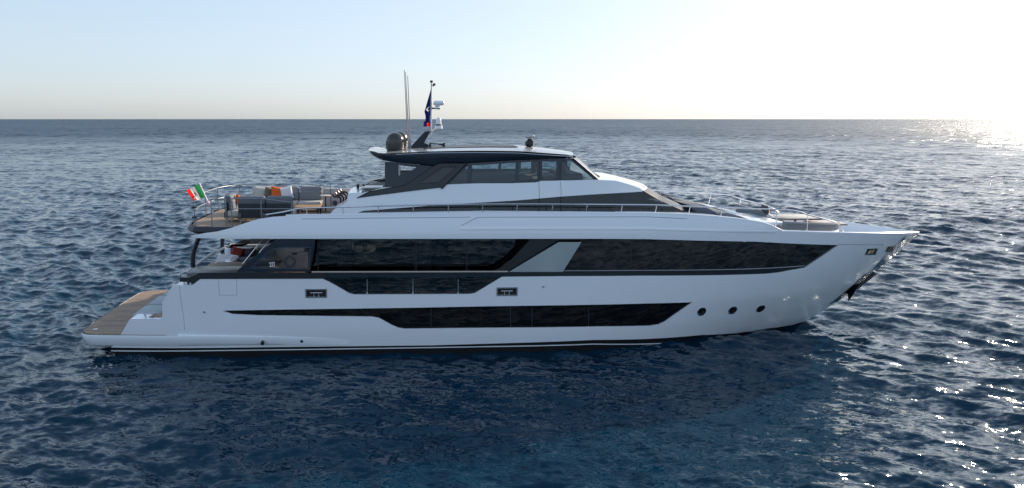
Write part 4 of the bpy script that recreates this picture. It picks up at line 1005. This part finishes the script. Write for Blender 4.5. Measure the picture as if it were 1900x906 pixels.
cush('scatter_cushion', (12.95, -.2, 4.66), (.5, .2, .36), fabd, R(-10), 0, R(80), 'black cushion on the backrest of the bow sofa')
cush('scatter_cushion', (13.3, .3, 4.52), (.4, .18, .34), mat('tan_fabric', (.45, .26, .12), .9), R(-10), 0, R(60), 'tan cushion on the bow sofa')
for (nm, xa_, yb_, z_, lx, ly) in (('aft', 14.55, .45, 4.28, 1.45, 1.1), ('fore', 15.55, .1, 4.10, 1.2, .9)):
    r_ = root('bow_table', (xa_, yb_, 3.75), 'pale topped table with red wooden edge, nearer the windscreen' if nm == 'aft' else 'pale topped table with red wooden edge, nearer the bow tip', 'table', 'tables in the bow lounge')
    MB().box((0, 0, z_ - 3.75), (lx, ly, .03), bev=.008).make('tabletop', fabl, r_)
    MB().box((0, 0, z_ - 3.75 - .035), (lx + .03, ly + .03, .035), bev=.008).make('table_edge', woodred, r_)
    MB().lathe((0, 0, -.1), [(.2, 0), (.2, .03), (.05, .06), (.05, z_ - 3.75 + .06)], 14).make('pedestal', woodred, r_)

# ------------------------------------------------------------------ flags
def flagmesh(r_, name, poly_fn, nu, nv, mats, pick, par):
    me = bpy.data.meshes.new(name); V = []; F = []
    for i in range(nu + 1):
        for j in range(nv + 1): V.append(tuple(poly_fn(i / nu, j / nv)))
    for i in range(nu):
        for j in range(nv): F.append((i * (nv + 1) + j, (i + 1) * (nv + 1) + j, (i + 1) * (nv + 1) + j + 1, i * (nv + 1) + j + 1))
    me.from_pydata(V, [], F)
    for m in mats: me.materials.append(m)
    for k, p in enumerate(me.polygons): p.material_index = pick((k // nv + .5) / nu, (k % nv + .5) / nv); p.use_smooth = True
    o = bpy.data.objects.new(name, me); COL.objects.link(o); o.parent = par; return o
def cloth(name, col):
    m = bpy.data.materials.new(name); m.use_nodes = True; n = m.node_tree.nodes; l = m.node_tree.links; n.remove(n['Principled BSDF'])
    a = n.new('ShaderNodeBsdfDiffuse'); b = n.new('ShaderNodeBsdfTranslucent'); x = n.new('ShaderNodeMixShader'); x.inputs[0].default_value = .5
    a.inputs[0].default_value = b.inputs[0].default_value = (*col, 1); l.new(a.outputs[0], x.inputs[1]); l.new(b.outputs[0], x.inputs[2]); l.new(x.outputs[0], n['Material Output'].inputs[0]); return m
fg = cloth('flag_green', (.03, .26, .08)); fwm = cloth('flag_white', (.82, .82, .80)); frd = cloth('flag_red', (.66, .03, .03)); fbl = mat('flag_blue', (.02, .035, .22), .8)
yb = -1.3
ga, gb_ = P(369.5, 339.5, yb), P(397, 397, yb)
fr = root('ensign_flag', ga, 'green, white and red tricolour flag flying from the slanting stern staff', 'flag')
c0, c1, c2, c3 = P(368.5, 341, yb), P(381.5, 366, yb), P(358, 374, yb), P(345, 355, yb)   # top hoist, low hoist, low fly, top fly
def itf(u, v):
    p = c0.lerp(c3, u).lerp(c1.lerp(c2, u), v); 
    return p + Vector((0, .05 * math.sin(u * 7 + v * 1.5) * (.3 + u), .02 * math.sin(u * 8 + 1) * u)) - Vector(ga)
flagmesh(fr, 'cloth', itf, 36, 24, [fg, fwm, frd, fbl, mat('flag_gold', (.6, .42, .1), .8)], lambda u, v: (0 if u < .36 else (1 if u < .67 else 2)) if not (.46 < u < .57 and .36 < v < .62) else ((2 if u < .505 else 3) if v < .5 else (3 if u < .505 else 2)) if .46 < u < .57 and .42 < v < .62 else 4, fr)
mb = MB(); mb.tube([ga, P(388, 380, yb), gb_], .03, 8, radii=[.022, .028, .034]); stf = part(mb, 'ensign_staff', offwhite)
mb = MB(); mb.tube([P(384, 372, yb), P(387, 379, yb), P(390, 384, yb)], .05, 8, radii=[.03, .075, .04]); part(mb, 'staff_wrap', mat('pink_cloth', (.7, .5, .62), .8), stf)
ba = P(800.5, 162, .0)
bf = root('burgee_flag', ba, 'dark blue flag hanging limp from the mast pole', 'flag')
def blf(u, v):
    top = ba; L = P(799, 235, 0) - ba
    p = ba + L * v; wdt = (.02 + .22 * min(1, v * 1.7)) if v < .6 else (.25 - .0 * v + (.02 if v > .85 else -.05 * math.sin((v - .6) * 9)))
    ed = P(789, 202, 0) if False else None
    return p + Vector((-wdt * u, .09 * math.sin(u * 9 + v * 3) * (.3 + u * .6), -.07 * u * (1 - v))) - ba
flagmesh(bf, 'cloth', blf, 18, 40, [fbl, fwm, frd], lambda u, v: 2 if (v > .9 and u < .5) else (1 if (abs(v - .52 - (u - .5) * .15) < .013 and .3 < u < .8) or (abs(v - .58 + (u - .5) * .1) < .012 and .3 < u < .7) or (.72 < v < .84 and u < .18) else 0), bf)
